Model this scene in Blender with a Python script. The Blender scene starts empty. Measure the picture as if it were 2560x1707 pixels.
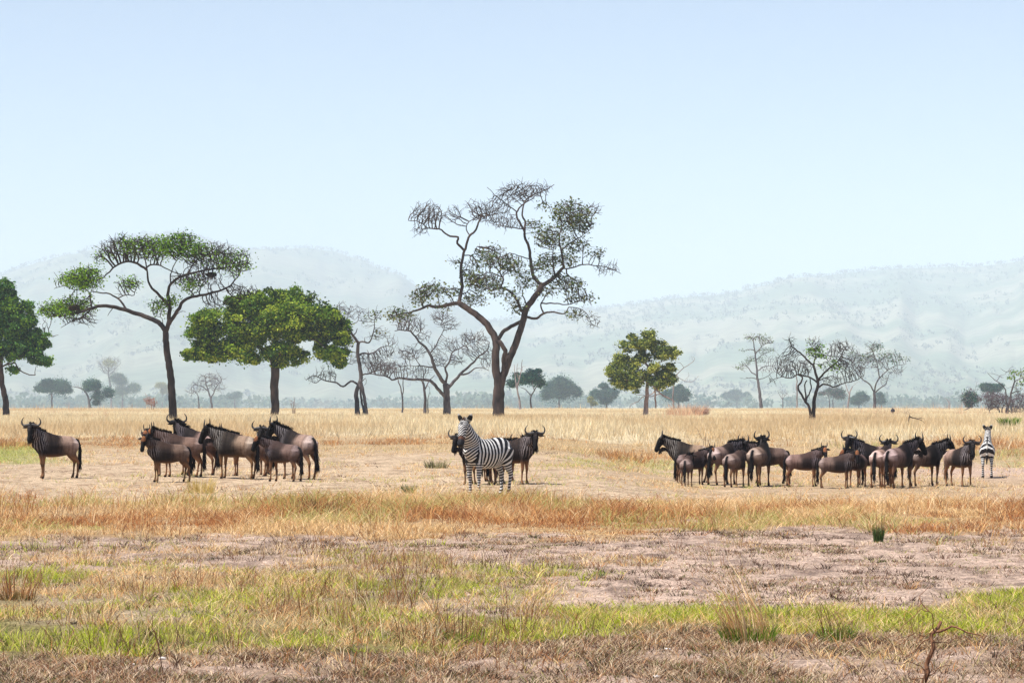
import bpy, math, random
import numpy as np
from mathutils import Vector

SC = bpy.context.scene
COL = SC.collection
R = math.radians

# ------------------------------------------------------------------ camera, sky, sun, exposure
CAM_H = 2.3            # eye height in metres
FPX = 7111.0           # focal length in pixels of the 2560 wide photograph
HOR = 985.0            # row of the true horizon in the photograph
cam_data = bpy.data.cameras.new('camera')
cam = bpy.data.objects.new('camera', cam_data)
COL.objects.link(cam)
cam.location = (0, 0, CAM_H)
cam.rotation_euler = (R(90), 0, 0)
cam_data.sensor_width = 36
cam_data.lens = 100
cam_data.shift_y = (HOR - 853.5) / 2560.0
cam_data.clip_start = 0.5
cam_data.clip_end = 40000
SC.camera = cam

SUN_EL, SUN_AZ = 64.0, 248.0        # azimuth clockwise from +Y: behind the camera, to the left
world = bpy.data.worlds.new('World')
SC.world = world
world.use_nodes = True
nt = world.node_tree
bg = nt.nodes['Background']
sky = nt.nodes.new('ShaderNodeTexSky')
sky.sky_type = 'NISHITA'
sky.sun_disc = False
sky.sun_elevation = R(SUN_EL)
sky.sun_rotation = R(SUN_AZ)
sky.air_density = 0.7
sky.dust_density = 0.0
sky.ozone_density = 3.0
nt.links.new(sky.outputs[0], bg.inputs[0])
bg.inputs[1].default_value = 0.08

sun_data = bpy.data.lights.new('sun', 'SUN')
sun_data.energy = 5.0
sun_data.angle = R(0.6)
sun_data.color = (1.0, 0.965, 0.91)
sun = bpy.data.objects.new('sun', sun_data)
COL.objects.link(sun)
_sd = Vector((math.sin(R(SUN_AZ)) * math.cos(R(SUN_EL)), math.cos(R(SUN_AZ)) * math.cos(R(SUN_EL)), math.sin(R(SUN_EL))))
sun.rotation_euler = _sd.to_track_quat('Z', 'Y').to_euler()
sun.location = _sd * 50

SC.view_settings.view_transform = 'Standard'
SC.view_settings.look = 'None'
SC.view_settings.gamma = 1
SC.view_settings.exposure = 0.74
SC.cycles.use_denoising = True
SC.cycles.denoiser = 'OPENIMAGEDENOISE'
SC.cycles.denoising_prefilter = 'NONE'
SC.cycles.denoising_input_passes = 'RGB_ALBEDO_NORMAL'
SC.cycles.max_bounces = 6
SC.cycles.diffuse_bounces = 3
SC.cycles.volume_bounces = 2
SC.cycles.transparent_max_bounces = 8

HAZE_DENSITY = 0.00014

# ------------------------------------------------------------------ helpers
rng = np.random.default_rng(11)


def link(o):
    COL.objects.link(o)
    return o


def tag(o, label=None, cat=None, group=None, kind=None):
    if label: o['label'] = label
    if cat: o['category'] = cat
    if group: o['group'] = group
    if kind: o['kind'] = kind
    return o


def empty(name, loc, label, cat, group=None):
    o = link(bpy.data.objects.new(name, None))
    o.location = loc
    o.empty_display_size = 0.2
    return tag(o, label, cat, group)


def mesh_obj(name, V, F, mat, parent=None, col=None, smooth=False, attrs=None):
    """V (N,3) array, F list of index arrays (M,3) or (M,4); one linked mesh object."""
    V = np.asarray(V, dtype=np.float32)
    me = bpy.data.meshes.new(name)
    F = [np.asarray(f, dtype=np.int32) for f in F if len(f)]
    nl = sum(f.size for f in F)
    npoly = sum(len(f) for f in F)
    me.vertices.add(len(V))
    me.vertices.foreach_set('co', V.ravel())
    me.loops.add(nl)
    me.polygons.add(npoly)
    if F:
        me.loops.foreach_set('vertex_index', np.concatenate([f.ravel() for f in F]))
        tot = np.concatenate([np.full(len(f), f.shape[1], np.int32) for f in F])
        st = np.concatenate([[0], np.cumsum(tot)[:-1]]).astype(np.int32)
        me.polygons.foreach_set('loop_start', st)
        me.polygons.foreach_set('loop_total', tot)
    if smooth:
        me.polygons.foreach_set('use_smooth', np.ones(npoly, bool))
    if col is not None:
        a = me.attributes.new('col', 'FLOAT_COLOR', 'POINT')
        c4 = np.ones((len(V), 4), np.float32)
        c4[:, :3] = col
        a.data.foreach_set('color', c4.ravel())
    for k, v in (attrs or {}).items():
        a = me.attributes.new(k, 'FLOAT', 'POINT')
        a.data.foreach_set('value', np.asarray(v, np.float32))
    me.update()
    me.validate()
    if mat: me.materials.append(mat)
    o = link(bpy.data.objects.new(name, me))
    if parent: o.parent = parent
    return o


def sstep(a, b, x):
    t = np.clip((x - a) / (b - a), 0, 1)
    return t * t * (3 - 2 * t)


def _hash(ix, iy, seed):
    h = (ix.astype(np.int64) * 374761393 + iy.astype(np.int64) * 668265263 + seed * 974634777) & 0x7fffffff
    h = ((h ^ (h >> 13)) * 1274126177) & 0x7fffffff
    h = h ^ (h >> 16)
    return (h & 0xffff) / 65535.0


def noise2(x, y, seed=0):
    x = np.asarray(x, float); y = np.asarray(y, float)
    ix = np.floor(x); iy = np.floor(y)
    fx = x - ix; fy = y - iy
    fx = fx * fx * (3 - 2 * fx); fy = fy * fy * (3 - 2 * fy)
    a = _hash(ix, iy, seed); b = _hash(ix + 1, iy, seed)
    c = _hash(ix, iy + 1, seed); d = _hash(ix + 1, iy + 1, seed)
    return (a * (1 - fx) + b * fx) * (1 - fy) + (c * (1 - fx) + d * fx) * fy


def fbm(x, y, seed=0, octaves=4):
    s = 0; a = 0.5; t = 0
    for k in range(octaves):
        s = s + a * noise2(x * 2 ** k, y * 2 ** k, seed + k * 17)
        t += a; a *= 0.5
    return s / t


def ground_z(x, y):
    x = np.asarray(x, float); y = np.asarray(y, float)
    # level plain, a shallow dip to the right of the middle, then a very gentle fall to the woods
    z = -0.45 * sstep(1.5, 6.0, x) * sstep(52, 76, y) * (1 - sstep(120, 190, y))
    far = CAM_H - 37.0 / FPX * y
    z = z + np.where(y > 430, np.minimum(0, far), 0)
    return z


def ground_h(x, y):
    """ground_z with the small lumps of the near ground"""
    b = (fbm(x * 1.6, y * 1.6, 51) - 0.5) * 0.07 + (fbm(x * 6, y * 6, 57, 3) - 0.5) * 0.045
    return ground_z(x, y) + b * (1 - sstep(60, 150, y))


def gp(px, py):
    """point of the ground seen at a pixel of the photograph (2560 x 1707)"""
    Y = CAM_H * FPX / (py - HOR)
    for _ in range(12):
        X = (px - 1280) * Y / FPX
        Y = 0.5 * Y + 0.5 * (CAM_H - float(ground_z(X, Y))) * FPX / (py - HOR)
    X = (px - 1280) * Y / FPX
    return Vector((X, Y, float(ground_z(X, Y))))


# ------------------------------------------------------------------ materials
def new_mat(name):
    m = bpy.data.materials.new(name)
    m.use_nodes = True
    n = m.node_tree.nodes
    b = n['Principled BSDF']
    return m, n, m.node_tree.links, b


def mat_attr(name, rough=0.85, spec=0.15, translucent=0.0, noise_scale=None, noise_amt=0.25, bump=0.0):
    """colour from the 'col' attribute, broken up by object-space noise"""
    m, n, L, b = new_mat(name)
    at = n.new('ShaderNodeAttribute'); at.attribute_name = 'col'
    csock = at.outputs['Color']
    if noise_scale:
        tc = n.new('ShaderNodeTexCoord')
        nz = n.new('ShaderNodeTexNoise'); nz.inputs['Scale'].default_value = noise_scale
        nz.inputs['Detail'].default_value = 4
        L.new(tc.outputs['Object'], nz.inputs['Vector'])
        mr = n.new('ShaderNodeMapRange')
        mr.inputs['From Min'].default_value = 0.25; mr.inputs['From Max'].default_value = 0.75
        mr.inputs['To Min'].default_value = 1 - noise_amt; mr.inputs['To Max'].default_value = 1 + noise_amt
        L.new(nz.outputs['Fac'], mr.inputs['Value'])
        mx = n.new('ShaderNodeVectorMath'); mx.operation = 'SCALE'
        L.new(csock, mx.inputs[0]); L.new(mr.outputs['Result'], mx.inputs['Scale'])
        csock = mx.outputs['Vector']
        if bump:
            bp = n.new('ShaderNodeBump'); bp.inputs['Strength'].default_value = bump
            bp.inputs['Distance'].default_value = 0.05
            L.new(nz.outputs['Fac'], bp.inputs['Height']); L.new(bp.outputs['Normal'], b.inputs['Normal'])
    L.new(csock, b.inputs['Base Color'])
    b.inputs['Roughness'].default_value = rough
    b.inputs['Specular IOR Level'].default_value = spec
    if translucent:
        tr = n.new('ShaderNodeBsdfTranslucent')
        L.new(csock, tr.inputs['Color'])
        ms = n.new('ShaderNodeMixShader'); ms.inputs[0].default_value = translucent
        out = n['Material Output']
        L.new(b.outputs[0], ms.inputs[1]); L.new(tr.outputs[0], ms.inputs[2]); L.new(ms.outputs[0], out.inputs['Surface'])
    return m


def mat_noise(name, c1, c2, scale, rough=0.85, spec=0.15, bump=0.3, stretch=(1, 1, 1), dist=0.05):
    m, n, L, b = new_mat(name)
    tc = n.new('ShaderNodeTexCoord')
    mp = n.new('ShaderNodeMapping'); mp.inputs['Scale'].default_value = stretch
    nz = n.new('ShaderNodeTexNoise'); nz.inputs['Scale'].default_value = scale; nz.inputs['Detail'].default_value = 6
    L.new(tc.outputs['Object'], mp.inputs['Vector']); L.new(mp.outputs['Vector'], nz.inputs['Vector'])
    cr = n.new('ShaderNodeValToRGB')
    cr.color_ramp.elements[0].position = 0.35; cr.color_ramp.elements[1].position = 0.65
    cr.color_ramp.elements[0].color = (*c1, 1); cr.color_ramp.elements[1].color = (*c2, 1)
    L.new(nz.outputs['Fac'], cr.inputs['Fac']); L.new(cr.outputs['Color'], b.inputs['Base Color'])
    b.inputs['Roughness'].default_value = rough
    b.inputs['Specular IOR Level'].default_value = spec
    if bump:
        bp = n.new('ShaderNodeBump'); bp.inputs['Strength'].default_value = bump; bp.inputs['Distance'].default_value = dist
        L.new(nz.outputs['Fac'], bp.inputs['Height']); L.new(bp.outputs['Normal'], b.inputs['Normal'])
    return m


M_LEAF = mat_attr('leaf', rough=0.6, spec=0.2, translucent=0.42)
M_GRASS = mat_attr('grass_blade', rough=0.8, spec=0.12, translucent=0.40)
M_BARK_DARK = mat_noise('bark_dark', (0.018, 0.013, 0.014), (0.06, 0.043, 0.038), 2.2, stretch=(1, 1, 0.35), dist=0.12)
M_BARK_BROWN = mat_noise('bark_brown', (0.022, 0.015, 0.014), (0.085, 0.056, 0.045), 2.2, stretch=(1, 1, 0.35), dist=0.12)
M_BARK_GREY = mat_noise('bark_grey', (0.055, 0.045, 0.05), (0.15, 0.125, 0.125), 2.2, stretch=(1, 1, 0.35), dist=0.12)
M_BARK_PALE = mat_noise('bark_pale', (0.16, 0.13, 0.13), (0.34, 0.28, 0.26), 2.2, stretch=(1, 1, 0.35), dist=0.12)
# ------------------------------------------------------------------ ground, hills
def ypx(y, x=0.0):
    return HOR + (CAM_H - ground_z(x, y)) * FPX / y


def bands(x, y):
    """weights of the kinds of cover at world x, y: dict of arrays 0..1"""
    x = np.asarray(x, float); y = np.asarray(y, float)
    w1 = fbm(x * 0.55, y * 0.35, 3) - 0.5
    w2 = fbm(x * 0.16, y * 0.12, 9) - 0.5
    w3 = fbm(x * 1.5, y * 1.1, 15) - 0.5
    side = x / np.maximum(y * 0.18, 1)               # -1 .. 1 across the view
    yy = y * (1 + 0.20 * w1 + 0.20 * w2 + 0.10 * w3)
    b = {}
    near = sstep(25.4, 27.0, yy)
    b['brown'] = 1 - near
    far_edge = sstep(28.3, 30.8, yy + 0.8 * side)
    b['green'] = near * (1 - far_edge)
    leftmix = 1 - sstep(-0.45, 0.25, side + 0.9 * w1 + 0.5 * w3)
    mid = far_edge * (1 - sstep(43.0, 47.5, yy))
    b['mix'] = mid * leftmix * (1 - 0.92 * sstep(36, 39.5, yy))
    b['soil'] = mid - b['mix']
    ye = y * (1 + 0.16 * w1 + 0.05 * w3)
    b['straw'] = sstep(43.0, 47.5, yy) * (1 - sstep(57.5, 64.0, ye))
    open_ = sstep(57.5, 64.0, ye) * (1 - sstep(104, 126, yy))
    # open ground: bare on the left, more stubble and some green to the right
    rightgrass = sstep(0.0, 0.35, side + 0.8 * w2 + 0.3 * w1) * sstep(75, 84, yy) * (1 - sstep(99, 110, yy))
    greenl = (1 - sstep(-0.98, -0.82, side + 0.15 * w1)) * sstep(88, 97, yy) * (1 - sstep(128, 140, y))
    greenr = sstep(-0.1, 0.15, side) * sstep(92, 104, yy) * (1 - sstep(112, 124, yy)) * sstep(0.46, 0.62, fbm(x * 0.2, y * 0.1, 21))
    pale = np.exp(-((side - 0.92) / 0.25) ** 2) * np.exp(-((y - 102) / 12) ** 2)
    b['stubble'] = np.clip(open_ * rightgrass * (1 - pale), 0, 1)
    b['bare'] = np.clip(open_ - b['stubble'], 0, 1)
    b['greenfar'] = np.clip(np.maximum(greenl, greenr * 0.6), 0, 1)
    b['rust'] = sstep(104, 126, yy) * (1 - sstep(140, 175, yy))
    b['pale'] = sstep(140, 175, yy)
    return b


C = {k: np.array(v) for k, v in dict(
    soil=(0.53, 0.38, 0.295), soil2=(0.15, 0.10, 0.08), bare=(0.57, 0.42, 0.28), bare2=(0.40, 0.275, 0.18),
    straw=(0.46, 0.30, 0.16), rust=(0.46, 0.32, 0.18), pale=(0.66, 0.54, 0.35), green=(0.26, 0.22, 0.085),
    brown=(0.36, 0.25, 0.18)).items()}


def ground_colour(x, y):
    b = bands(x, y)
    n1 = fbm(x * 1.3, y * 0.9, 31)[..., None]
    n2 = fbm(x * 4.0, y * 1.6, 37)[..., None]
    soil = C['soil'] * (0.86 + 0.3 * n1) * (1 - 0.55 * sstep(0.54, 0.64, n2)) + C['soil2'] * 0.55 * sstep(0.54, 0.64, n2)
    bare = C['bare'] * (0.8 + 0.4 * n1) * (1 - sstep(0.54, 0.66, n2)) + C['bare2'] * sstep(0.54, 0.66, n2)
    pink = (np.exp(-((x / np.maximum(y * 0.18, 1) - 0.92) / 0.3) ** 2) * np.exp(-((y - 100) / 16) ** 2))[..., None]
    bare = bare * (1 - pink) + C['soil'] * 1.05 * pink
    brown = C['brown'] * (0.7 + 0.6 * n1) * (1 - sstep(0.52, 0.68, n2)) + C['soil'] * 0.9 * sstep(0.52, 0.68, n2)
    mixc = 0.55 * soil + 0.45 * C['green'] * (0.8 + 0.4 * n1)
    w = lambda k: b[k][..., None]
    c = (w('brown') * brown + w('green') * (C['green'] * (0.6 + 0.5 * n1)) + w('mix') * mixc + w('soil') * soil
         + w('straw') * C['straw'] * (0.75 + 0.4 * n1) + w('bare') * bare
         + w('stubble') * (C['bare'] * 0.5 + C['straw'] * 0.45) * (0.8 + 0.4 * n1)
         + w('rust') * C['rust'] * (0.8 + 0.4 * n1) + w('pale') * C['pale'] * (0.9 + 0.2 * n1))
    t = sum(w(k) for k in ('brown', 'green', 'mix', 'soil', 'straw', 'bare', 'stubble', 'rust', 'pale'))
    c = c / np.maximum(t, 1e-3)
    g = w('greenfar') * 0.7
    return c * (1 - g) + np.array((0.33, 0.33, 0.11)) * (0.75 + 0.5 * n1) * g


def litter_mat():
    """ground: vertex colour broken by crumbs and litter at several sizes"""
    m, n, L, b = new_mat('dry_ground')
    at = n.new('ShaderNodeAttribute'); at.attribute_name = 'col'
    tc = n.new('ShaderNodeTexCoord')
    prev = None
    for sc_, lo, hi, st in ((2.2, 0.72, 1.25, 1.0), (9.0, 0.62, 1.32, 0.8), (34.0, 0.55, 1.35, 0.7)):
        mp = n.new('ShaderNodeMapping'); mp.inputs['Scale'].default_value = (1, st, 1)
        nz = n.new('ShaderNodeTexNoise'); nz.inputs['Scale'].default_value = sc_; nz.inputs['Detail'].default_value = 3; nz.inputs['Roughness'].default_value = 0.65
        L.new(tc.outputs['Object'], mp.inputs['Vector']); L.new(mp.outputs['Vector'], nz.inputs['Vector'])
        mr = n.new('ShaderNodeMapRange'); mr.inputs['From Min'].default_value = 0.33; mr.inputs['From Max'].default_value = 0.67
        mr.inputs['To Min'].default_value = lo; mr.inputs['To Max'].default_value = hi
        L.new(nz.outputs['Fac'], mr.inputs['Value'])
        if prev is None: prev = mr.outputs['Result']
        else:
            mm = n.new('ShaderNodeMath'); mm.operation = 'MULTIPLY'
            L.new(prev, mm.inputs[0]); L.new(mr.outputs['Result'], mm.inputs[1]); prev = mm.outputs[0]
    sv = n.new('ShaderNodeVectorMath'); sv.operation = 'SCALE'
    L.new(at.outputs['Color'], sv.inputs[0]); L.new(prev, sv.inputs['Scale'])
    L.new(sv.outputs['Vector'], b.inputs['Base Color'])
    bp = n.new('ShaderNodeBump'); bp.inputs['Strength'].default_value = 0.8; bp.inputs['Distance'].default_value = 0.04
    L.new(prev, bp.inputs['Height']); L.new(bp.outputs['Normal'], b.inputs['Normal'])
    b.inputs['Roughness'].default_value = 0.95; b.inputs['Specular IOR Level'].default_value = 0.05
    return m


def build_ground():
    ys = np.concatenate([np.linspace(-40, 14, 14)[:-1], np.geomspace(14, 460, 820), np.geomspace(470, 5300, 50)])
    us = np.concatenate([[-1.6, -1.0, -0.7, -0.5, -0.38], np.linspace(-0.30, 0.30, 420), [0.38, 0.5, 0.7, 1.0, 1.6]])
    Yg, Ug = np.meshgrid(ys, us, indexing='ij')
    Xg = Ug * np.maximum(np.abs(Yg), 14) + np.sign(Ug) * np.abs(Ug) ** 2 * 8
    Z = ground_h(Xg, Yg)
    Z = Z + (fbm(Xg * 0.02, Yg * 0.01, 5) - 0.5) * 0.6 * sstep(470, 900, Yg)
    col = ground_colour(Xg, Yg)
    V = np.stack([Xg, Yg, Z], -1).reshape(-1, 3)
    n, m = Yg.shape
    i = np.arange(n - 1)[:, None] * m + np.arange(m - 1)[None]
    F = np.stack([i, i + 1, i + m + 1, i + m], -1).reshape(-1, 4)
    mt = litter_mat()
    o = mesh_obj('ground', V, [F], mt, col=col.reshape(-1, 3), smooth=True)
    tag(o, kind='structure')


build_ground()


def interp_ridge(pts, x):
    p = np.array(pts, float)
    return np.interp(x, p[:, 0], p[:, 1])


HILLS = []


def build_hill(name, ridge, d0, dr, seed, col1, col2):
    xs = np.linspace(-900, 3500, 420)
    ts = np.concatenate([np.linspace(0, 1, 70), 1 + np.linspace(0.02, 0.35, 10)])
    Xp, T = np.meshgrid(xs, ts, indexing='ij')
    D = d0 + (dr - d0) * T
    ry = interp_ridge(ridge, Xp) + 6 * (fbm(Xp * 0.02, Xp * 0 + 3.3, seed, 5) - 0.5)
    top = CAM_H + (HOR - ry) * dr / FPX
    z0 = CAM_H - 37.0 / FPX * d0 - 4
    rid = fbm(Xp * 0.006, T * 1.3, seed + 5, 4) - 0.5
    prof = np.clip(T, 0, 1)
    prof = 0.35 * prof + 0.65 * sstep(0, 1, prof)
    prof = prof + rid * 0.38 * np.sin(np.pi * np.clip(T, 0, 1)) ** 1.2
    prof = np.where(T > 1, 1 - (T - 1) * 0.8, prof)
    Z = z0 + (top - z0) * prof
    X = (Xp - 1280) * D / FPX
    V = np.stack([X, D, Z], -1).reshape(-1, 3)
    n, m = Xp.shape
    i = np.arange(n - 1)[:, None] * m + np.arange(m - 1)[None]
    F = np.stack([i, i + m, i + m + 1, i + 1], -1).reshape(-1, 4)
    k = sstep(0.4, 0.62, fbm(X * 0.004, D * 0.003, seed + 3, 5))[..., None]
    c = np.array(col1) * (1 - k) + np.array(col2) * k
    mt = mat_attr(name + '_slope', rough=0.95, spec=0.0, noise_scale=0.02, noise_amt=0.4)
    o = mesh_obj(name, V, [F], mt, col=c.reshape(-1, 3), smooth=True)
    tag(o, kind='structure')
    HILLS.append((X, D, Z, T))


build_hill('hill', [(-900, 800), (-300, 760), (0, 692), (100, 660), (200, 640), (300, 600), (380, 588), (460, 588), (540, 610),
                    (600, 626), (680, 633), (760, 622), (830, 628), (900, 650), (950, 676), (1010, 706), (1060, 728), (1150, 775),
                    (1300, 850), (1500, 960), (1700, 1020), (3500, 1022)], 4800, 12000, 71, (0.11, 0.14, 0.09), (0.17, 0.18, 0.12))
build_hill('hill', [(-900, 1022), (300, 1020), (700, 960), (1000, 880), (1240, 806), (1350, 788), (1500, 776), (1650, 752), (1800, 736), (1950, 706),
                    (2100, 686), (2200, 673), (2300, 669), (2420, 668), (2560, 652), (2800, 630), (3500, 640)], 4300, 11000, 83, (0.11, 0.15, 0.09), (0.22, 0.22, 0.15))


def leaf_quads(P, size, rg, flat=0.0):
    """random leaf-sized quads at points P; returns V, F"""
    n = len(P)
    a = rg.normal(size=(n, 3)); a[:, 2] *= 1 - flat
    a /= np.linalg.norm(a, axis=1)[:, None] + 1e-9
    b = rg.normal(size=(n, 3))
    b -= a * (a * b).sum(1)[:, None]
    b /= np.linalg.norm(b, axis=1)[:, None] + 1e-9
    s = (np.asarray(size) * rg.uniform(0.6, 1.4, n))[:, None]
    a = a * s * 0.5; b = b * s * 0.34
    V = np.stack([P - a, P + b, P + a, P - b], 1).reshape(-1, 3)
    F = np.arange(4 * n).reshape(n, 4)
    return V, F


def mass_of_trees(name, pts, hts, per, rg, c_lo, c_hi):
    """a far wood that reads as one mass: every tree a clump of leaf-sized faces"""
    n = len(pts)
    u = rg.normal(size=(n, per, 3)); u /= np.linalg.norm(u, axis=2)[..., None]
    u *= rg.uniform(0.45, 1.0, (n, per, 1))
    h = hts[:, None, None]
    P = pts[:, None, :] + u * h * np.array((0.55, 0.55, 0.42)) + np.array((0, 0, 0.55)) * h
    sz = np.repeat(hts * 0.34, per)
    V, F = leaf_quads(P.reshape(-1, 3), sz, rg)
    t = rg.uniform(0, 1, (n, 1, 1)) * 0.7 + 0.3 * rg.uniform(0, 1, (n, per, 1))
    c = np.array(c_lo) * (1 - t) + np.array(c_hi) * t
    c = np.repeat(c.reshape(-1, 3), 4, 0)
    o = mesh_obj(name, V, [F], M_LEAF, col=c)
    return tag(o, kind='stuff')


def hill_woods():
    rg = np.random.default_rng(5)
    P = []; H = []
    for X, D, Z, T in HILLS:
        n, m = X.shape
        ix = rg.integers(0, n, 9000); it = rg.integers(2, 70, 9000)
        keep = (fbm(X[ix, it] * 0.004, D[ix, it] * 0.003, 123, 4) + 0.22 * T[ix, it] > 0.60) & (np.abs(X[ix, it]) < D[ix, it] * 0.22)
        ix, it = ix[keep], it[keep]
        P.append(np.stack([X[ix, it] + rg.uniform(-6, 6, len(ix)), D[ix, it] + rg.uniform(-20, 20, len(ix)), Z[ix, it] - 1.0], -1))
        H.append(rg.uniform(9, 20, len(ix)))
        sel = np.arange(0, n)                       # trees standing along the crest
        sel = sel[np.abs(X[sel, 69]) < D[sel, 69] * 0.2]
        sel = rg.choice(sel, len(sel) * 2 // 3, replace=False)
        P.append(np.stack([X[sel, 69], D[sel, 69], Z[sel, 69] - 2], -1)); H.append(rg.uniform(10, 24, len(sel)))
    mass_of_trees('hillside_woodland', np.concatenate(P), np.concatenate(H), 14, rg, (0.085, 0.12, 0.09), (0.14, 0.165, 0.12))
    # belt of scrub and trees at the foot of the hills
    n = 3200
    y = rg.uniform(3000, 4900, n); x = rg.uniform(-0.21, 0.21, n) * y
    keep = fbm(x * 0.006, y * 0.002, 77, 4) > 0.52
    x, y = x[keep], y[keep]
    z = ground_z(x, y) - 0.5
    hh = rg.uniform(6, 21, len(x))
    mass_of_trees('far_woodland', np.stack([x, y, z], -1), hh, 26, rg, (0.06, 0.14, 0.12), (0.14, 0.20, 0.14))  # leaf colours tinted blue, haze painted in


hill_woods()
# ------------------------------------------------------------------ grass and ground cover
def blades(name, x, y, h, w, lean, col, rg, seg=2, zoff=0.0, az=None):
    """one object of many blades; h height, w width, lean tip offset as a share of height"""
    n = len(x)
    z = ground_h(x, y) + zoff
    az = rg.uniform(0, 2 * np.pi, n) if az is None else az
    fa = rg.uniform(0, 2 * np.pi, n)                      # which way the flat of the blade faces
    side = np.stack([np.cos(fa), np.sin(fa), np.zeros(n)], -1) * (w * 0.5)[:, None]
    tip = np.stack([np.cos(az) * h * lean, np.sin(az) * h * lean, h], -1)
    base = np.stack([x, y, z - 0.01], -1)
    if seg == 1:
        V = np.stack([base - side, base + side, base + tip], 1).reshape(-1, 3)
        F = [np.arange(3 * n).reshape(n, 3)]
        c = np.repeat(col, 3, 0)
    else:
        mid = base + tip * np.array((0.35, 0.35, 0.58))
        V = np.stack([base - side, base + side, mid + side * 0.8, mid - side * 0.8, base + tip], 1).reshape(-1, 3)
        i = np.arange(n)[:, None] * 5
        F = [i + np.array([[0, 1, 2, 3]]), i + np.array([[3, 2, 4]])]
        c = np.repeat(col, 5, 0)
    o = mesh_obj(name, V, F, M_GRASS, col=c)
    return tag(o, kind='stuff')


def scatter(n, y0, y1, rg, power=2.0, spread=0.195, extra=2.5):
    y = (y0 ** power + (y1 ** power - y0 ** power) * rg.uniform(0, 1, n)) ** (1 / power)
    x = rg.uniform(-1, 1, n) * (spread * y + extra)
    return x, y


def pick(cols, n, rg, p=None, var=0.22):
    cols = np.array(cols, float)
    k = rg.choice(len(cols), n, p=p)
    return cols[k] * rg.uniform(1 - var, 1 + var, (n, 1))


STRAW = [(0.84, 0.58, 0.29), (0.72, 0.41, 0.165), (0.86, 0.66, 0.39), (0.50, 0.21, 0.075), (0.24, 0.105, 0.05)]
PALE = [(0.82, 0.68, 0.44), (0.76, 0.60, 0.36), (0.84, 0.72, 0.50), (0.66, 0.48, 0.27)]
GREEN = [(0.50, 0.55, 0.035), (0.33, 0.40, 0.03), (0.66, 0.66, 0.13), (0.09, 0.13, 0.02)]
BROWN = [(0.46, 0.25, 0.13), (0.22, 0.11, 0.065), (0.70, 0.52, 0.34), (0.07, 0.045, 0.03), (0.76, 0.60, 0.42)]
OLIVE = [(0.15, 0.16, 0.045), (0.28, 0.25, 0.09), (0.07, 0.07, 0.03)]
DARK = [(0.05, 0.03, 0.022), (0.09, 0.05, 0.035), (0.035, 0.03, 0.018), (0.14, 0.075, 0.045)]


def tufted(nt, per, y0, y1, rg, mask, rad, power=2.0):
    """blade positions gathered in tufts whose centres follow a mask"""
    x, y = scatter(nt, y0, y1, rg, power)
    keep = rg.uniform(0, 1, nt) < mask(x, y)
    x, y = x[keep], y[keep]
    k = rg.integers(max(2, per // 2), per * 3 // 2 + 1, len(x))
    idx = np.repeat(np.arange(len(x)), k)
    r = rad * np.abs(rg.normal(size=len(idx))) * rg.uniform(0.5, 1.6, len(x))[idx]; a = rg.uniform(0, 2 * np.pi, len(idx))
    return x[idx] + r * np.cos(a), y[idx] + r * np.sin(a), a, idx


def field(name, nt, per, y0, y1, seed, mask, rad, h, w, lean, colour, seg=2, power=2.0, hmul=None):
    rg = np.random.default_rng(seed)
    x, y, a, idx = tufted(nt, per, y0, y1, rg, mask, rad, power)
    n = len(x)
    if n == 0: return
    th = rg.uniform(0.55, 1.45, idx.max() + 1)[idx]                  # tufts differ in height
    hh = rg.uniform(*h, n) * th
    if hmul is not None: hh = hh * hmul(x, y)
    c = colour(x, y, n, rg, idx)
    blades(name, x, y, hh, rg.uniform(*w, n), rg.uniform(*lean, n), c, rg, seg=seg, az=a + rg.normal(0, 0.6, n))


def per_tuft(cols, p, own=0.65):
    """most blades of a tuft share its colour"""
    cols = np.array(cols, float)
    def f(x, y, n, rg, idx):
        t = rg.choice(len(cols), idx.max() + 1, p=p)[idx]
        o = rg.choice(len(cols), n, p=p)
        k = np.where(rg.uniform(0, 1, n) < own, t, o)
        return cols[k] * rg.uniform(0.72, 1.28, (n, 1))
    return f


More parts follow.
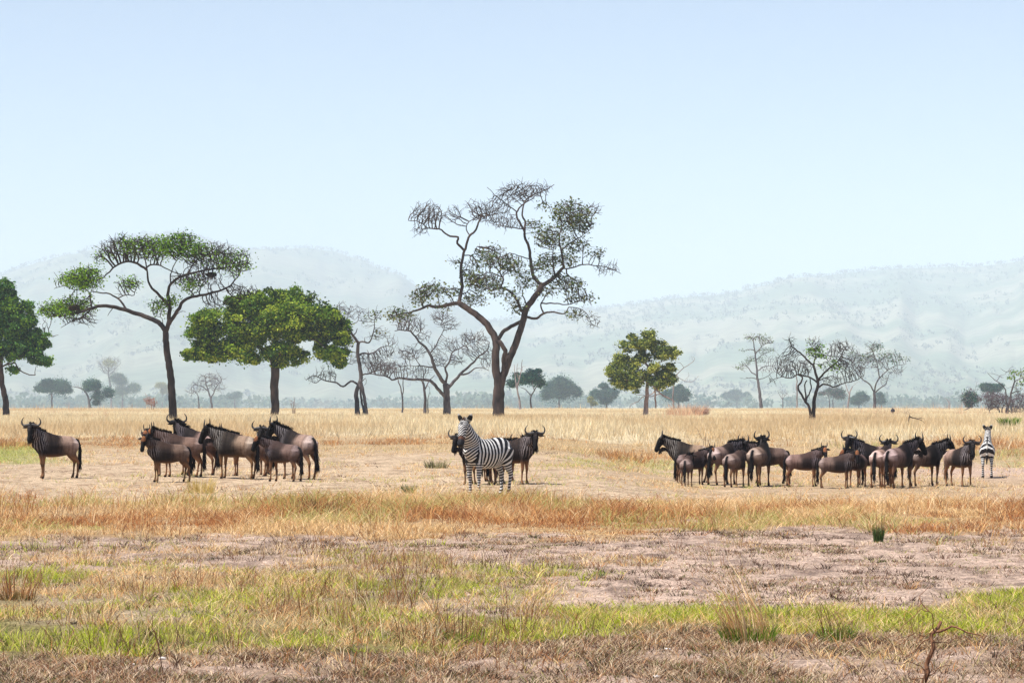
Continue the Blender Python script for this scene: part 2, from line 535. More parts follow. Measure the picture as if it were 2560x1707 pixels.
def build_grass():
    B = bands
    N = lambda x, y, f, s: fbm(x * f, y * f * 0.8, s)
    # near the camera: short matted grass, dark, brown and pale tufts among bare crumbs of soil
    field('short_grass', 18200, 14, 20.5, 28, 211, lambda x, y: np.clip(B(x, y)['brown'] * (0.15 + 0.85 * sstep(0.42, 0.58, N(x, y, 1.1, 90))), 0, 1), 0.07, (0.02, 0.085), (0.005, 0.010), (0.4, 2.2),
          per_tuft(BROWN + DARK + OLIVE, np.array([5, 3, 4, 2, 4, 1.4, 1.5, 1, 1.4, 1.4, 1.6, .5]) / 26.8))
    field('dark_tufts', 7600, 16, 20.5, 48, 212, lambda x, y: np.clip((B(x, y)['brown'] * 0.7 + B(x, y)['soil'] * 0.8 + B(x, y)['mix'] * 0.5 + B(x, y)['green'] * 0.6) * sstep(0.50, 0.60, N(x, y, 1.3, 93)), 0, 1), 0.10, (0.015, 0.075), (0.007, 0.013), (0.5, 1.8),
          per_tuft(DARK + [(0.22, 0.12, 0.08), (0.12, 0.11, 0.04)], np.array([2, 2, 1.5, 2, 2, 1.5]) / 11))
    # fresh green sward, broken by straw
    gm = lambda x, y: np.clip(B(x, y)['green'] * sstep(0.45, 0.60, N(x, y, 1.3, 101)) * (0.38 + 0.62 * sstep(-0.4, 0.15, x / (0.18 * y))), 0, 1)
    field('green_grass', 23000, 13, 24.5, 34, 213, gm, 0.06, (0.03, 0.12), (0.005, 0.010), (0.3, 1.4), per_tuft(GREEN + [STRAW[0], (0.42, 0.36, 0.12)], np.array([4, 2.5, 3, 1.6, 1.6, 1.6]) / 14.3))
    # the same strip: dead straw lying and standing between the green
    field('straw_litter', 28500, 11, 23.5, 46, 214, lambda x, y: np.clip((B(x, y)['green'] * 0.65 + B(x, y)['mix'] * 0.9 + B(x, y)['brown'] * 0.15) * sstep(0.36, 0.56, N(x, y, 0.8, 105)), 0, 1), 0.09, (0.03, 0.13), (0.005, 0.010), (0.5, 2.2),
          per_tuft([STRAW[0], STRAW[2], STRAW[1], STRAW[3], (0.30, 0.17, 0.10), (0.5, 0.42, 0.18)], np.array([3, 3, 2, 1.3, 1.5, 2]) / 12.8))
    field('mixed_green', 17600, 11, 29, 44, 215, lambda x, y: np.clip(B(x, y)['mix'] * sstep(0.46, 0.60, N(x, y, 0.7, 111)), 0, 1), 0.07, (0.03, 0.12), (0.006, 0.011), (0.3, 1.3),
          per_tuft(GREEN + [(0.45, 0.42, 0.14), (0.33, 0.30, 0.09)], np.array([2.5, 2, 3, 1, 2.5, 2]) / 13))
    # upright and leaning dry stems
    field('dry_stems', 11000, 7, 23, 46, 216, lambda x, y: np.clip((B(x, y)['green'] * 0.6 + B(x, y)['mix'] * 0.8 + B(x, y)['brown'] * 0.10 + B(x, y)['soil'] * 0.03) * sstep(0.46, 0.62, N(x, y, 0.6, 121)), 0, 1), 0.10, (0.10, 0.36), (0.005, 0.009), (0.1, 1.0),
          per_tuft([(0.40, 0.19, 0.085), (0.22, 0.10, 0.05), (0.60, 0.42, 0.23), (0.72, 0.56, 0.36), (0.12, 0.065, 0.04)], np.array([3, 2.6, 2.2, 1.6, 1.4]) / 10.8, 0.75))
    # tufts and crumbs on the bare soil
    field('soil_tufts', 15000, 12, 29, 50, 217, lambda x, y: np.clip(B(x, y)['soil'] * sstep(0.47, 0.60, N(x, y, 1.1, 131)), 0, 1), 0.11, (0.012, 0.06), (0.006, 0.012), (0.5, 1.8),
          per_tuft(BROWN + OLIVE + [(0.42, 0.42, 0.12)], np.array([3, 3, 3, 2, 3, 1.5, 1.5, 1, 1]) / 19))
    field('stubble', 24000, 6, 28, 72, 218, lambda x, y: np.clip(B(x, y)['soil'] * 0.9 + 0.5 * B(x, y)['bare'], 0, 1), 0.14, (0.008, 0.04), (0.006, 0.014), (0.6, 2.4),
          per_tuft([(0.6, 0.45, 0.31), (0.4, 0.24, 0.15), (0.7, 0.58, 0.42), (0.2, 0.11, 0.075)], np.array([3, 2, 3, 1.3]) / 9.3), seg=1)
    # belt of dry straw grass in front of the animals
    tone = lambda x, y: fbm(x * 0.5, y * 0.28, 145)
    def straw_col(x, y, n, rg, idx):
        c = per_tuft([STRAW[0], STRAW[2], (0.66, 0.45, 0.21), (0.50, 0.29, 0.13)], np.array([3, 2.6, 2.6, 1.6]) / 9.8)(x, y, n, rg, idx)
        d = (tone(x, y) + rg.normal(0, 0.07, idx.max() + 1)[idx] + rg.normal(0, 0.04, n)) > 0.53
        c[d] = pick([STRAW[1], STRAW[3], STRAW[3], STRAW[4], (0.36, 0.17, 0.08)], d.sum(), rg)
        g = (fbm(x * 0.35, y * 0.25, 149) > 0.57) & (rg.uniform(0, 1, n) < 0.5)
        c[g] = pick([(0.50, 0.46, 0.15), (0.38, 0.37, 0.10), (0.58, 0.52, 0.22)], g.sum(), rg)
        return c
    field('straw_grass', 37500, 11, 41, 70, 219, lambda x, y: np.clip(B(x, y)['straw'] * (0.25 + 0.75 * sstep(0.34, 0.52, fbm(x * 0.7, y * 0.4, 141))), 0, 1), 0.12, (0.05, 0.24), (0.008, 0.016), (0.25, 2.0), straw_col,
          hmul=lambda x, y: (0.45 + 1.0 * sstep(0.38, 0.66, fbm(x * 0.5, y * 0.3, 151))) * (0.5 + 0.5 * sstep(46, 56, y)))
    field('rust_stems', 3900, 6, 44, 68, 220, lambda x, y: B(x, y)['straw'] * sstep(0.46, 0.64, fbm(x * 0.5, y * 0.3, 157)), 0.16, (0.15, 0.46), (0.007, 0.012), (0.2, 1.0),
          per_tuft([STRAW[3], STRAW[1], STRAW[4], STRAW[0], STRAW[2]], np.array([3, 2.6, 2, 1.6, 1.6]) / 10.8, 0.75))
    # stubble and green patches round the animals
    def open_col(x, y, n, rg, idx):
        c = per_tuft([STRAW[0], STRAW[1], STRAW[2], (0.62, 0.52, 0.24), STRAW[3]], np.array([3, 2, 3, 2.5, 1]) / 11.5)(x, y, n, rg, idx)
        g = (B(x, y)['greenfar'] > rg.uniform(0.1, 0.9, n)) | ((fbm(x * 0.25, y * 0.12, 167) > 0.60) & (rg.uniform(0, 1, n) < 0.5))
        c[g] = pick([(0.52, 0.52, 0.13), (0.40, 0.44, 0.10), (0.58, 0.53, 0.22)], g.sum(), rg)
        return c
    field('open_stubble', 30000, 7, 62, 135, 221, lambda x, y: np.clip(B(x, y)['stubble'] * 0.95 * sstep(0.34, 0.54, fbm(x * 0.45, y * 0.2, 161)) + B(x, y)['greenfar'] * 0.8 + B(x, y)['bare'] * 0.42 * sstep(0.45, 0.6, fbm(x * 0.5, y * 0.2, 163)), 0, 1), 0.18, (0.02, 0.15), (0.012, 0.026), (0.3, 1.6), open_col, seg=1)
    field('dark_clods', 5200, 8, 62, 170, 222, lambda x, y: np.clip((B(x, y)['bare'] * 0.6 + B(x, y)['stubble'] * 0.4 + B(x, y)['rust'] * 0.8) * sstep(0.55, 0.65, fbm(x * 0.4, y * 0.16, 165)), 0, 1), 0.25, (0.02, 0.09), (0.015, 0.04), (0.5, 2.0),
          per_tuft(DARK + [(0.24, 0.13, 0.08)], np.array([1, 2, 1, 2, 3]) / 9), seg=1)
    # rougher brown and yellow grass beyond the open ground
    def rust_col(x, y, n, rg, idx):
        c = per_tuft([STRAW[0], STRAW[2], (0.68, 0.52, 0.28), PALE[1]], np.array([3, 3, 3, 2]) / 11)(x, y, n, rg, idx)
        d = (fbm(x * 0.16, y * 0.06, 175) + rg.normal(0, 0.06, idx.max() + 1)[idx]) > 0.55
        c[d] = pick([STRAW[3], STRAW[1], (0.36, 0.19, 0.09)], d.sum(), rg)
        g = (fbm(x * 0.09, y * 0.04, 179) > 0.58) & (rg.uniform(0, 1, n) < 0.55)
        c[g] = pick([(0.52, 0.50, 0.18), (0.60, 0.53, 0.24)], g.sum(), rg)
        return c
    field('rust_grass', 24000, 8, 98, 185, 223, lambda x, y: np.clip(B(x, y)['rust'] * sstep(0.34, 0.54, fbm(x * 0.22, y * 0.08, 171)), 0, 1), 0.25, (0.05, 0.30), (0.018, 0.035), (0.2, 1.2), rust_col, seg=1,
          hmul=lambda x, y: 0.5 + 1.1 * sstep(0.42, 0.64, fbm(x * 0.14, y * 0.06, 183)))
    # tall pale grass to the trees
    def pale_col(x, y, n, rg, idx):
        c = per_tuft(PALE, np.array([3.5, 2.5, 2.8, 1.2]) / 10)(x, y, n, rg, idx)
        t = sstep(0.48, 0.68, fbm(x * 0.07, y * 0.03, 187))[:, None]
        return c * (1 - 0.55 * t) + np.array((0.58, 0.38, 0.19)) * 0.55 * t
    field('tall_pale_grass', 60000, 6, 132, 470, 224, lambda x, y: np.clip(B(x, y)['pale'] + 0.03, 0, 1), 0.4, (0.2, 0.65), (0.03, 0.06), (0.05, 0.7), pale_col, seg=1, power=1.6,
          hmul=lambda x, y: (0.6 + 0.7 * fbm(x * 0.07, y * 0.025, 191)) * (1 - 0.68 * sstep(215, 330, y)))

    field('far_tufts', 2600, 7, 215, 440, 225, lambda x, y: sstep(0.52, 0.66, fbm(x * 0.05, y * 0.03, 195)), 0.5, (0.35, 0.95), (0.025, 0.05), (0.05, 0.5),
          per_tuft([(0.66, 0.42, 0.27), (0.74, 0.54, 0.34), (0.55, 0.32, 0.20), (0.80, 0.66, 0.42)], np.array([3, 3, 2, 3]) / 11), seg=1)


build_grass()
# ------------------------------------------------------------------ trees
def crop(ox, oy, s):
    return (ox, oy, s)


K1 = crop(0, 560, 0.3189); K0 = crop(0, 620, 0.2807); K2 = crop(440, 680, 0.2423); K3 = crop(740, 740, 0.2211)
K4 = crop(960, 430, 0.4019); K5 = crop(1260, 800, 0.2296); K6 = crop(1760, 800, 0.2296); K7 = crop(2200, 880, 0.1531)

G_DARK = [(0.037, 0.069, 0.019), (0.075, 0.125, 0.025), (0.138, 0.175, 0.037), (0.188, 0.188, 0.062)]
G_BRIGHT = [(0.062, 0.138, 0.013), (0.125, 0.237, 0.018), (0.250, 0.362, 0.025), (0.424, 0.499, 0.050), (0.025, 0.056, 0.010)]
G_LEFT = [(0.051, 0.144, 0.034), (0.101, 0.236, 0.043), (0.220, 0.371, 0.034), (0.034, 0.085, 0.030)]
G_LIME = [(0.16, 0.32, 0.015), (0.24, 0.40, 0.02), (0.09, 0.20, 0.015), (0.05, 0.10, 0.03)]
G_HAZE_TEAL = [(0.02, 0.085, 0.075), (0.035, 0.12, 0.09), (0.07, 0.16, 0.085), (0.015, 0.055, 0.06)]  # blue tint of distance haze put into the leaf greens
G_PALE = [(0.10, 0.16, 0.05), (0.14, 0.20, 0.06), (0.08, 0.12, 0.05)]
G_OLIVE = [(0.173, 0.230, 0.050), (0.316, 0.359, 0.065), (0.517, 0.517, 0.101), (0.086, 0.129, 0.043), (0.050, 0.079, 0.029)]
G_GREY = [(0.16, 0.12, 0.13), (0.12, 0.09, 0.10), (0.2, 0.16, 0.16)]
G_YELLOW = [(0.22, 0.24, 0.06), (0.28, 0.27, 0.08), (0.18, 0.2, 0.06)]


def tube_mesh(chains, kmin=4, kmax=9, rbig=0.15):
    """chains: list of (points, radii); returns V, list of F"""
    VV = []; Q = []; Tr = []; off = 0
    for P, r in chains:
        P = np.asarray(P, float); r = np.asarray(r, float)
        m = len(P)
        if m < 2: continue
        k = kmax if r.max() > rbig else (5 if r.max() > 0.06 else kmin)
        T = np.gradient(P, axis=0)
        T /= np.linalg.norm(T, axis=1)[:, None] + 1e-9
        nrm = np.cross(T[0], (0.31, 0.87, 0.2)); nrm /= np.linalg.norm(nrm) + 1e-9
        N = np.empty_like(P)
        for i in range(m):
            nrm = nrm - T[i] * (nrm @ T[i])
            nrm = nrm / (np.sqrt(nrm @ nrm) + 1e-9)
            N[i] = nrm
        B = np.cross(T, N)
        a = np.arange(k) / k * 2 * np.pi
        ring = P[:, None] + r[:, None, None] * (N[:, None] * np.cos(a)[None, :, None] + B[:, None] * np.sin(a)[None, :, None])
        VV.append(ring.reshape(-1, 3)); VV.append(P[-1:] + T[-1:] * r[-1] * 0.5)
        i = (np.arange(m - 1)[:, None] * k); j = np.arange(k)[None]; j2 = (np.arange(k)[None] + 1) % k
        Q.append((np.stack([i + j, i + j2, i + k + j2, i + k + j], -1) + off).reshape(-1, 4))
        e = off + (m - 1) * k
        Tr.append(np.stack([e + np.arange(k), e + (np.arange(k) + 1) % k, np.full(k, off + m * k)], -1))
        off += m * k + 1
    return np.concatenate(VV), [np.concatenate(Q), np.concatenate(Tr)]


def catmull(P, step):
    P = np.asarray(P, float)
    if len(P) < 2: return P
    out = []
    E = np.vstack([2 * P[0] - P[1], P, 2 * P[-1] - P[-2]])
    for i in range(1, len(P)):
        p0, p1, p2, p3 = E[i - 1], E[i], E[i + 1], E[i + 2]
        n = max(1, int(round(np.linalg.norm((p2 - p1)[:3]) / step)))
        for t in np.arange(n) / n:
            out.append(0.5 * ((2 * p1) + (-p0 + p2) * t + (2 * p0 - 5 * p1 + 4 * p2 - p3) * t * t + (-p0 + 3 * p1 - 3 * p2 + p3) * t ** 3))
    out.append(P[-1])
    return np.array(out)


def tree(name, label, K, dist, limbs, bare=(), leafy=(), solid=(), bark=None, cols=G_DARK, leaf=0.28, ldens=9.0, lsig=0.3,
         step=0.33, adens=2.2, tip=0.022, seed=1, cat='tree', group=None, flare=1.3, leaf_flat=0.3, gnarl=0.10, depthk=0.8, solid_n=60,
         solid_sub=0.30, pgain=1.0, sscale=1.0, reach=4.0, spray=0.38):
    rg = np.random.default_rng(seed)
    ox, oy, sc = K
    pm = sc * dist / FPX                                   # metres per crop pixel at the tree's distance
    def w2(p):
        px, py = ox + p[0] * sc, oy + p[1] * sc
        return (px - 1280) * dist / FPX, CAM_H - (py - HOR) * dist / FPX
    nodes = []; par = []; rad = []; main_chains = []; owner = []; roots = []
    base = None
    for li, L in enumerate(limbs):
        pts, r0, r1 = L[0], L[1], L[2]
        root = (li == 0) or (len(L) > 3 and L[3] == 'g')
        W = np.array([w2(p) for p in pts])
        n = len(W)
        if root:
            gx = W[0, 0]
            gz = float(ground_z(gx, dist))
            if base is None: base = Vector((gx, dist, gz))
            if W[0, 1] > gz - 0.1:
                W = np.vstack([[gx, gz - 0.25], W]) if W[0, 1] > gz + 0.5 else np.vstack([[gx, gz - 0.25], W[1:]])
            n = len(W)
            d0 = 0.0 if li == 0 else rg.uniform(-0.5, 0.5)
            pi = -1
            slope = rg.uniform(-0.12, 0.12)
        else:
            A = np.array(nodes)
            pi = int(np.argmin((A[:, 0] - W[0, 0]) ** 2 + (A[:, 2] - W[0, 1]) ** 2))
            d0 = A[pi, 1] - dist
            W[0] = (A[pi, 0], A[pi, 2])
            slope = rg.choice([-1, 1]) * rg.uniform(0.2, 0.75) - np.clip(d0 * 0.03, -0.3, 0.3)
        arc = np.concatenate([[0], np.cumsum(np.linalg.norm(np.diff(W, axis=0), axis=1))])
        D = d0 + arc * slope * (0.6 + 0.4 * np.cos(arc * 0.5))
        P3 = np.stack([W[:, 0], dist + D, W[:, 1]], -1)
        P3 = catmull(P3, step)
        if len(P3) > 4:
            jit = rg.normal(size=P3.shape) * gnarl * step
            jit = (jit + np.roll(jit, 1, 0)) * 0.7
            jit[0] = 0
            P3 = P3 + jit
        t = np.linspace(0, 1, len(P3))
        rr = (r0 * (1 - t) + r1 * t) * pm
        if root: rr = rr * (1 + (flare - 1) * np.exp(-t * len(P3) * step / 1.0))
        prev = pi
        idx = [pi] if pi >= 0 else []
        for k, p in enumerate(P3):
            if k == 0 and pi >= 0: continue
            nodes.append(p); par.append(prev); rad.append(rr[k]); owner.append(li); prev = len(nodes) - 1
            idx.append(prev)
        rl = [rr[0]] + [rad[i] for i in idx[1:]] if pi >= 0 else [rad[i] for i in idx]
        main_chains.append((np.array([nodes[i] for i in idx]), np.array(rl)))
        roots.append(root)
    nmain = len(nodes)
    N = np.array(nodes)
    # attractors in the crown volumes, then grow twigs toward them
    att = []
    for bl, dk in [(b, 1.0) for b in bare] + [(b, 0.9) for b in leafy]:
        cx, cz = w2(bl); rx, rz = bl[2] * pm, bl[3] * pm
        j = np.argmin((N[:, 0] - cx) ** 2 + (N[:, 2] - cz) ** 2)
        ry = depthk * max(rx, rz)
        cy = N[j, 1] + rg.uniform(-0.2, 0.2) * ry
        k = max(12, int(adens * dk * rx * rz * 55.0 / (step / 0.33) ** 2))
        u = rg.normal(size=(k, 3)); u /= np.linalg.norm(u, axis=1)[:, None]; u *= rg.uniform(0, 1, (k, 1)) ** 0.4
        att.append(np.array((cx, cy, cz)) + u * np.array((rx, ry, rz)))
    par = list(par); tip = tip * 1.35; rad = list(rad); nodes = [np.array(p) for p in nodes]
    if att:
        A = np.concatenate(att)
        bd = np.full(len(A), 1e9); bi = np.zeros(len(A), int)
        new = np.arange(nmain)
        NP = N.copy()
        alive = np.ones(len(A), bool)
        kill = step * 1.25
        for it in range(90):
            Pn = NP[new]
            for s in range(0, len(new), 400):
                d = ((A[:, None] - Pn[None, s:s + 400]) ** 2).sum(-1)
                k = d.argmin(1); dm = d[np.arange(len(A)), k]
                up = dm < bd
                bd[up] = dm[up]; bi[up] = new[s + k[up]]
            alive &= bd > kill * kill
            if not alive.any(): break
            act = np.nonzero(alive & (bd < (step * reach) ** 2))[0]
            if len(act) < 1 or it % 6 == 5: act = np.nonzero(alive)[0]
            src = bi[act]
            uq, inv = np.unique(src, return_inverse=True)
            dv = A[act] - NP[src]; dv /= np.linalg.norm(dv, axis=1)[:, None]
            acc = np.zeros((len(uq), 3)); np.add.at(acc, inv, dv)
            acc /= np.linalg.norm(acc, axis=1)[:, None] + 1e-9
            pq = np.array(par)[uq]
            mom = NP[uq] - NP[np.maximum(pq, 0)]
            mom /= np.linalg.norm(mom, axis=1)[:, None] + 1e-6
            acc += mom * (0.30 * (uq >= nmain))[:, None]
            acc += rg.normal(size=acc.shape) * 0.22
            acc /= np.linalg.norm(acc, axis=1)[:, None] + 1e-9
            newp = NP[uq] + acc * step
            st = len(NP)
            NP = np.vstack([NP, newp]); new = np.arange(st, len(NP))
            par += uq.tolist(); rad += [0.0] * len(newp)
            if len(NP) > 26000: break
        N = NP
        # fine angular sprays on the young twigs
        K2_ = len(N); cand = np.arange(nmain, K2_)
        sel = np.concatenate([cand[rg.uniform(0, 1, len(cand)) < spray * w] for w in (1.0, 0.6)]) if len(cand) else cand
        if len(sel) > 14000: sel = rg.choice(sel, 14000, replace=False)
        if len(sel):
            pp = np.array(par)
            d = N[sel] - N[np.maximum(pp[sel], 0)]
            d /= np.linalg.norm(d, axis=1)[:, None] + 1e-9
            d = d + rg.normal(size=d.shape) * 0.62
            d[:, 2] += 0.12
            d /= np.linalg.norm(d, axis=1)[:, None] + 1e-9
            ln = step * rg.uniform(0.6, 1.9, len(sel))[:, None]
            p1 = N[sel] + d * ln
            d2 = d + rg.normal(size=d.shape) * 0.35
            d2 /= np.linalg.norm(d2, axis=1)[:, None]
            p2 = p1 + d2 * ln * 0.8
            n0 = len(N)
            N = np.vstack([N, p1, p2])
            par = list(par) + sel.tolist() + list(range(n0, n0 + len(sel)))
            rad = list(rad) + [0.0] * (2 * len(sel))
    par = np.array(par)
    nn = len(N)
    # pipe model for twig radii
    acc = np.zeros(nn); R2 = np.zeros(nn); kids = [[] for _ in range(nn)]
    for i in range(nn - 1, -1, -1):
        if i >= nmain:
            R2[i] = max(tip, acc[i] ** (1 / 2.4)) if acc[i] > 0 else tip * 0.62
            acc[par[i]] += R2[i] ** 2.4 * pgain
        if par[i] >= 0 and i >= nmain: kids[par[i]].append(i)
    chains = []
    stack = [(i, c, owner[i]) for i in range(nmain) for c in kids[i]]
    while stack:
        p, c, ow = stack.pop()
        ch = [p, c]
        rlim = rad[p] if p < nmain else R2[p]
        while kids[c]:
            ks = sorted(kids[c], key=lambda q: -R2[q])
            stack += [(c, q, ow) for q in ks[1:]]
            c = ks[0]; ch.append(c)
        rr = np.array([R2[q] for q in ch]); rr[0] = min(rlim, rr[1] * 1.25)
        chains.append((N[ch], rr, ow))
    root = empty(name, base, label, cat, group)
    b3 = np.array(base)
    # every stem and every main limb is a part, with the twigs that grow from it
    for li, mc in enumerate(main_chains):
        V, F = tube_mesh([mc], kmin=6, kmax=10, rbig=0.08)
        tw = [(c[0], c[1]) for c in chains if c[2] == li]
        if tw:
            V2, F2 = tube_mesh(tw, kmin=3)
            F = F + [f + len(V) for f in F2]
            V = np.vstack([V, V2])
        mesh_obj('trunk' if roots[li] else 'limb', V - b3, F, bark, root, smooth=True)
    # leaves
    LP = []; LC = []
    cols = np.array(cols)
    for bl in leafy:
        cx, cz = w2(bl); rx, rz = bl[2] * pm, bl[3] * pm
        q = ((N[nmain:, 0] - cx) / rx) ** 2 + ((N[nmain:, 2] - cz) / rz) ** 2
        cand = np.nonzero(q < 1.1)[0] + nmain
        k = int(ldens * rx * rz * 9.0 * (bl[4] if len(bl) > 4 else 1))
        if len(cand) < 3 or k < 1: continue
        cand = rg.choice(cand, max(3, int(len(cand) * 0.6)), replace=False)
        ctr = N[rg.choice(cand, k)]
        LP.append(ctr + rg.normal(size=(k, 3)) * lsig * np.array((1, 1, 0.7)))
        shade = rg.integers(0, len(cols), k)
        LC.append(cols[shade] * rg.uniform(0.75, 1.3, (k, 1)))
    for bl in solid:
        cx, cz = w2(bl); rx, rz = bl[2] * pm * sscale, bl[3] * pm * sscale
        ry = (bl[4] if len(bl) > 4 else 0.85) * max(rx, rz)
        if dist > 800:
            cx += rg.uniform(-0.4, 0.4) * rx; cz += rg.uniform(-0.25, 0.35) * rz; q_ = rg.uniform(0.55, 1.1); rx *= q_; rz *= q_ * rg.uniform(0.7, 1.1)
        j = np.argmin((N[:, 0] - cx) ** 2 + (N[:, 2] - cz) ** 2)
        cy = 0.5 * (dist + N[j, 1]) + rg.uniform(-0.15, 0.15) * ry
        rm = min(rx, rz)
        nsub = max(10, int(20 * (rx * rz) / (rm * rm) * (rm / 1.2) ** 1.0))
        u = rg.normal(size=(nsub, 3)); u /= np.linalg.norm(u, axis=1)[:, None]; u *= rg.uniform(0.35, 1.0, (nsub, 1)) ** 0.6
        ctr = np.array((cx, cy, cz)) + u * np.array((rx, ry, rz))
        k = solid_n
        off = rg.normal(size=(nsub, k, 3)) * solid_sub * max(rm, 0.6) * np.array((1.1, 1.1, 0.75)) * rg.uniform(0.6, 1.6, (nsub, 1, 1))
        off[..., 2] -= 0.12 * (off[..., 0] ** 2 + off[..., 1] ** 2)        # sprays droop at their rims
        p = (ctr[:, None] + off)
        LP.append(p.reshape(-1, 3))
        ct = rg.integers(0, len(cols), (nsub, 1)); lt = rg.integers(0, len(cols), (nsub, k))
        pickm = rg.uniform(0, 1, (nsub, k)) < 0.6
        c = cols[np.where(pickm, ct, lt)] * rg.uniform(0.8, 1.25, (nsub, k, 1))
        LC.append(c.reshape(-1, 3))
    if LP:
        P = np.concatenate(LP); Cc = np.concatenate(LC)
        V, F = leaf_quads(P, leaf, rg, leaf_flat)
        mesh_obj('crown', V - b3, [F], M_LEAF, root, col=np.repeat(Cc, 4, 0))
    return root


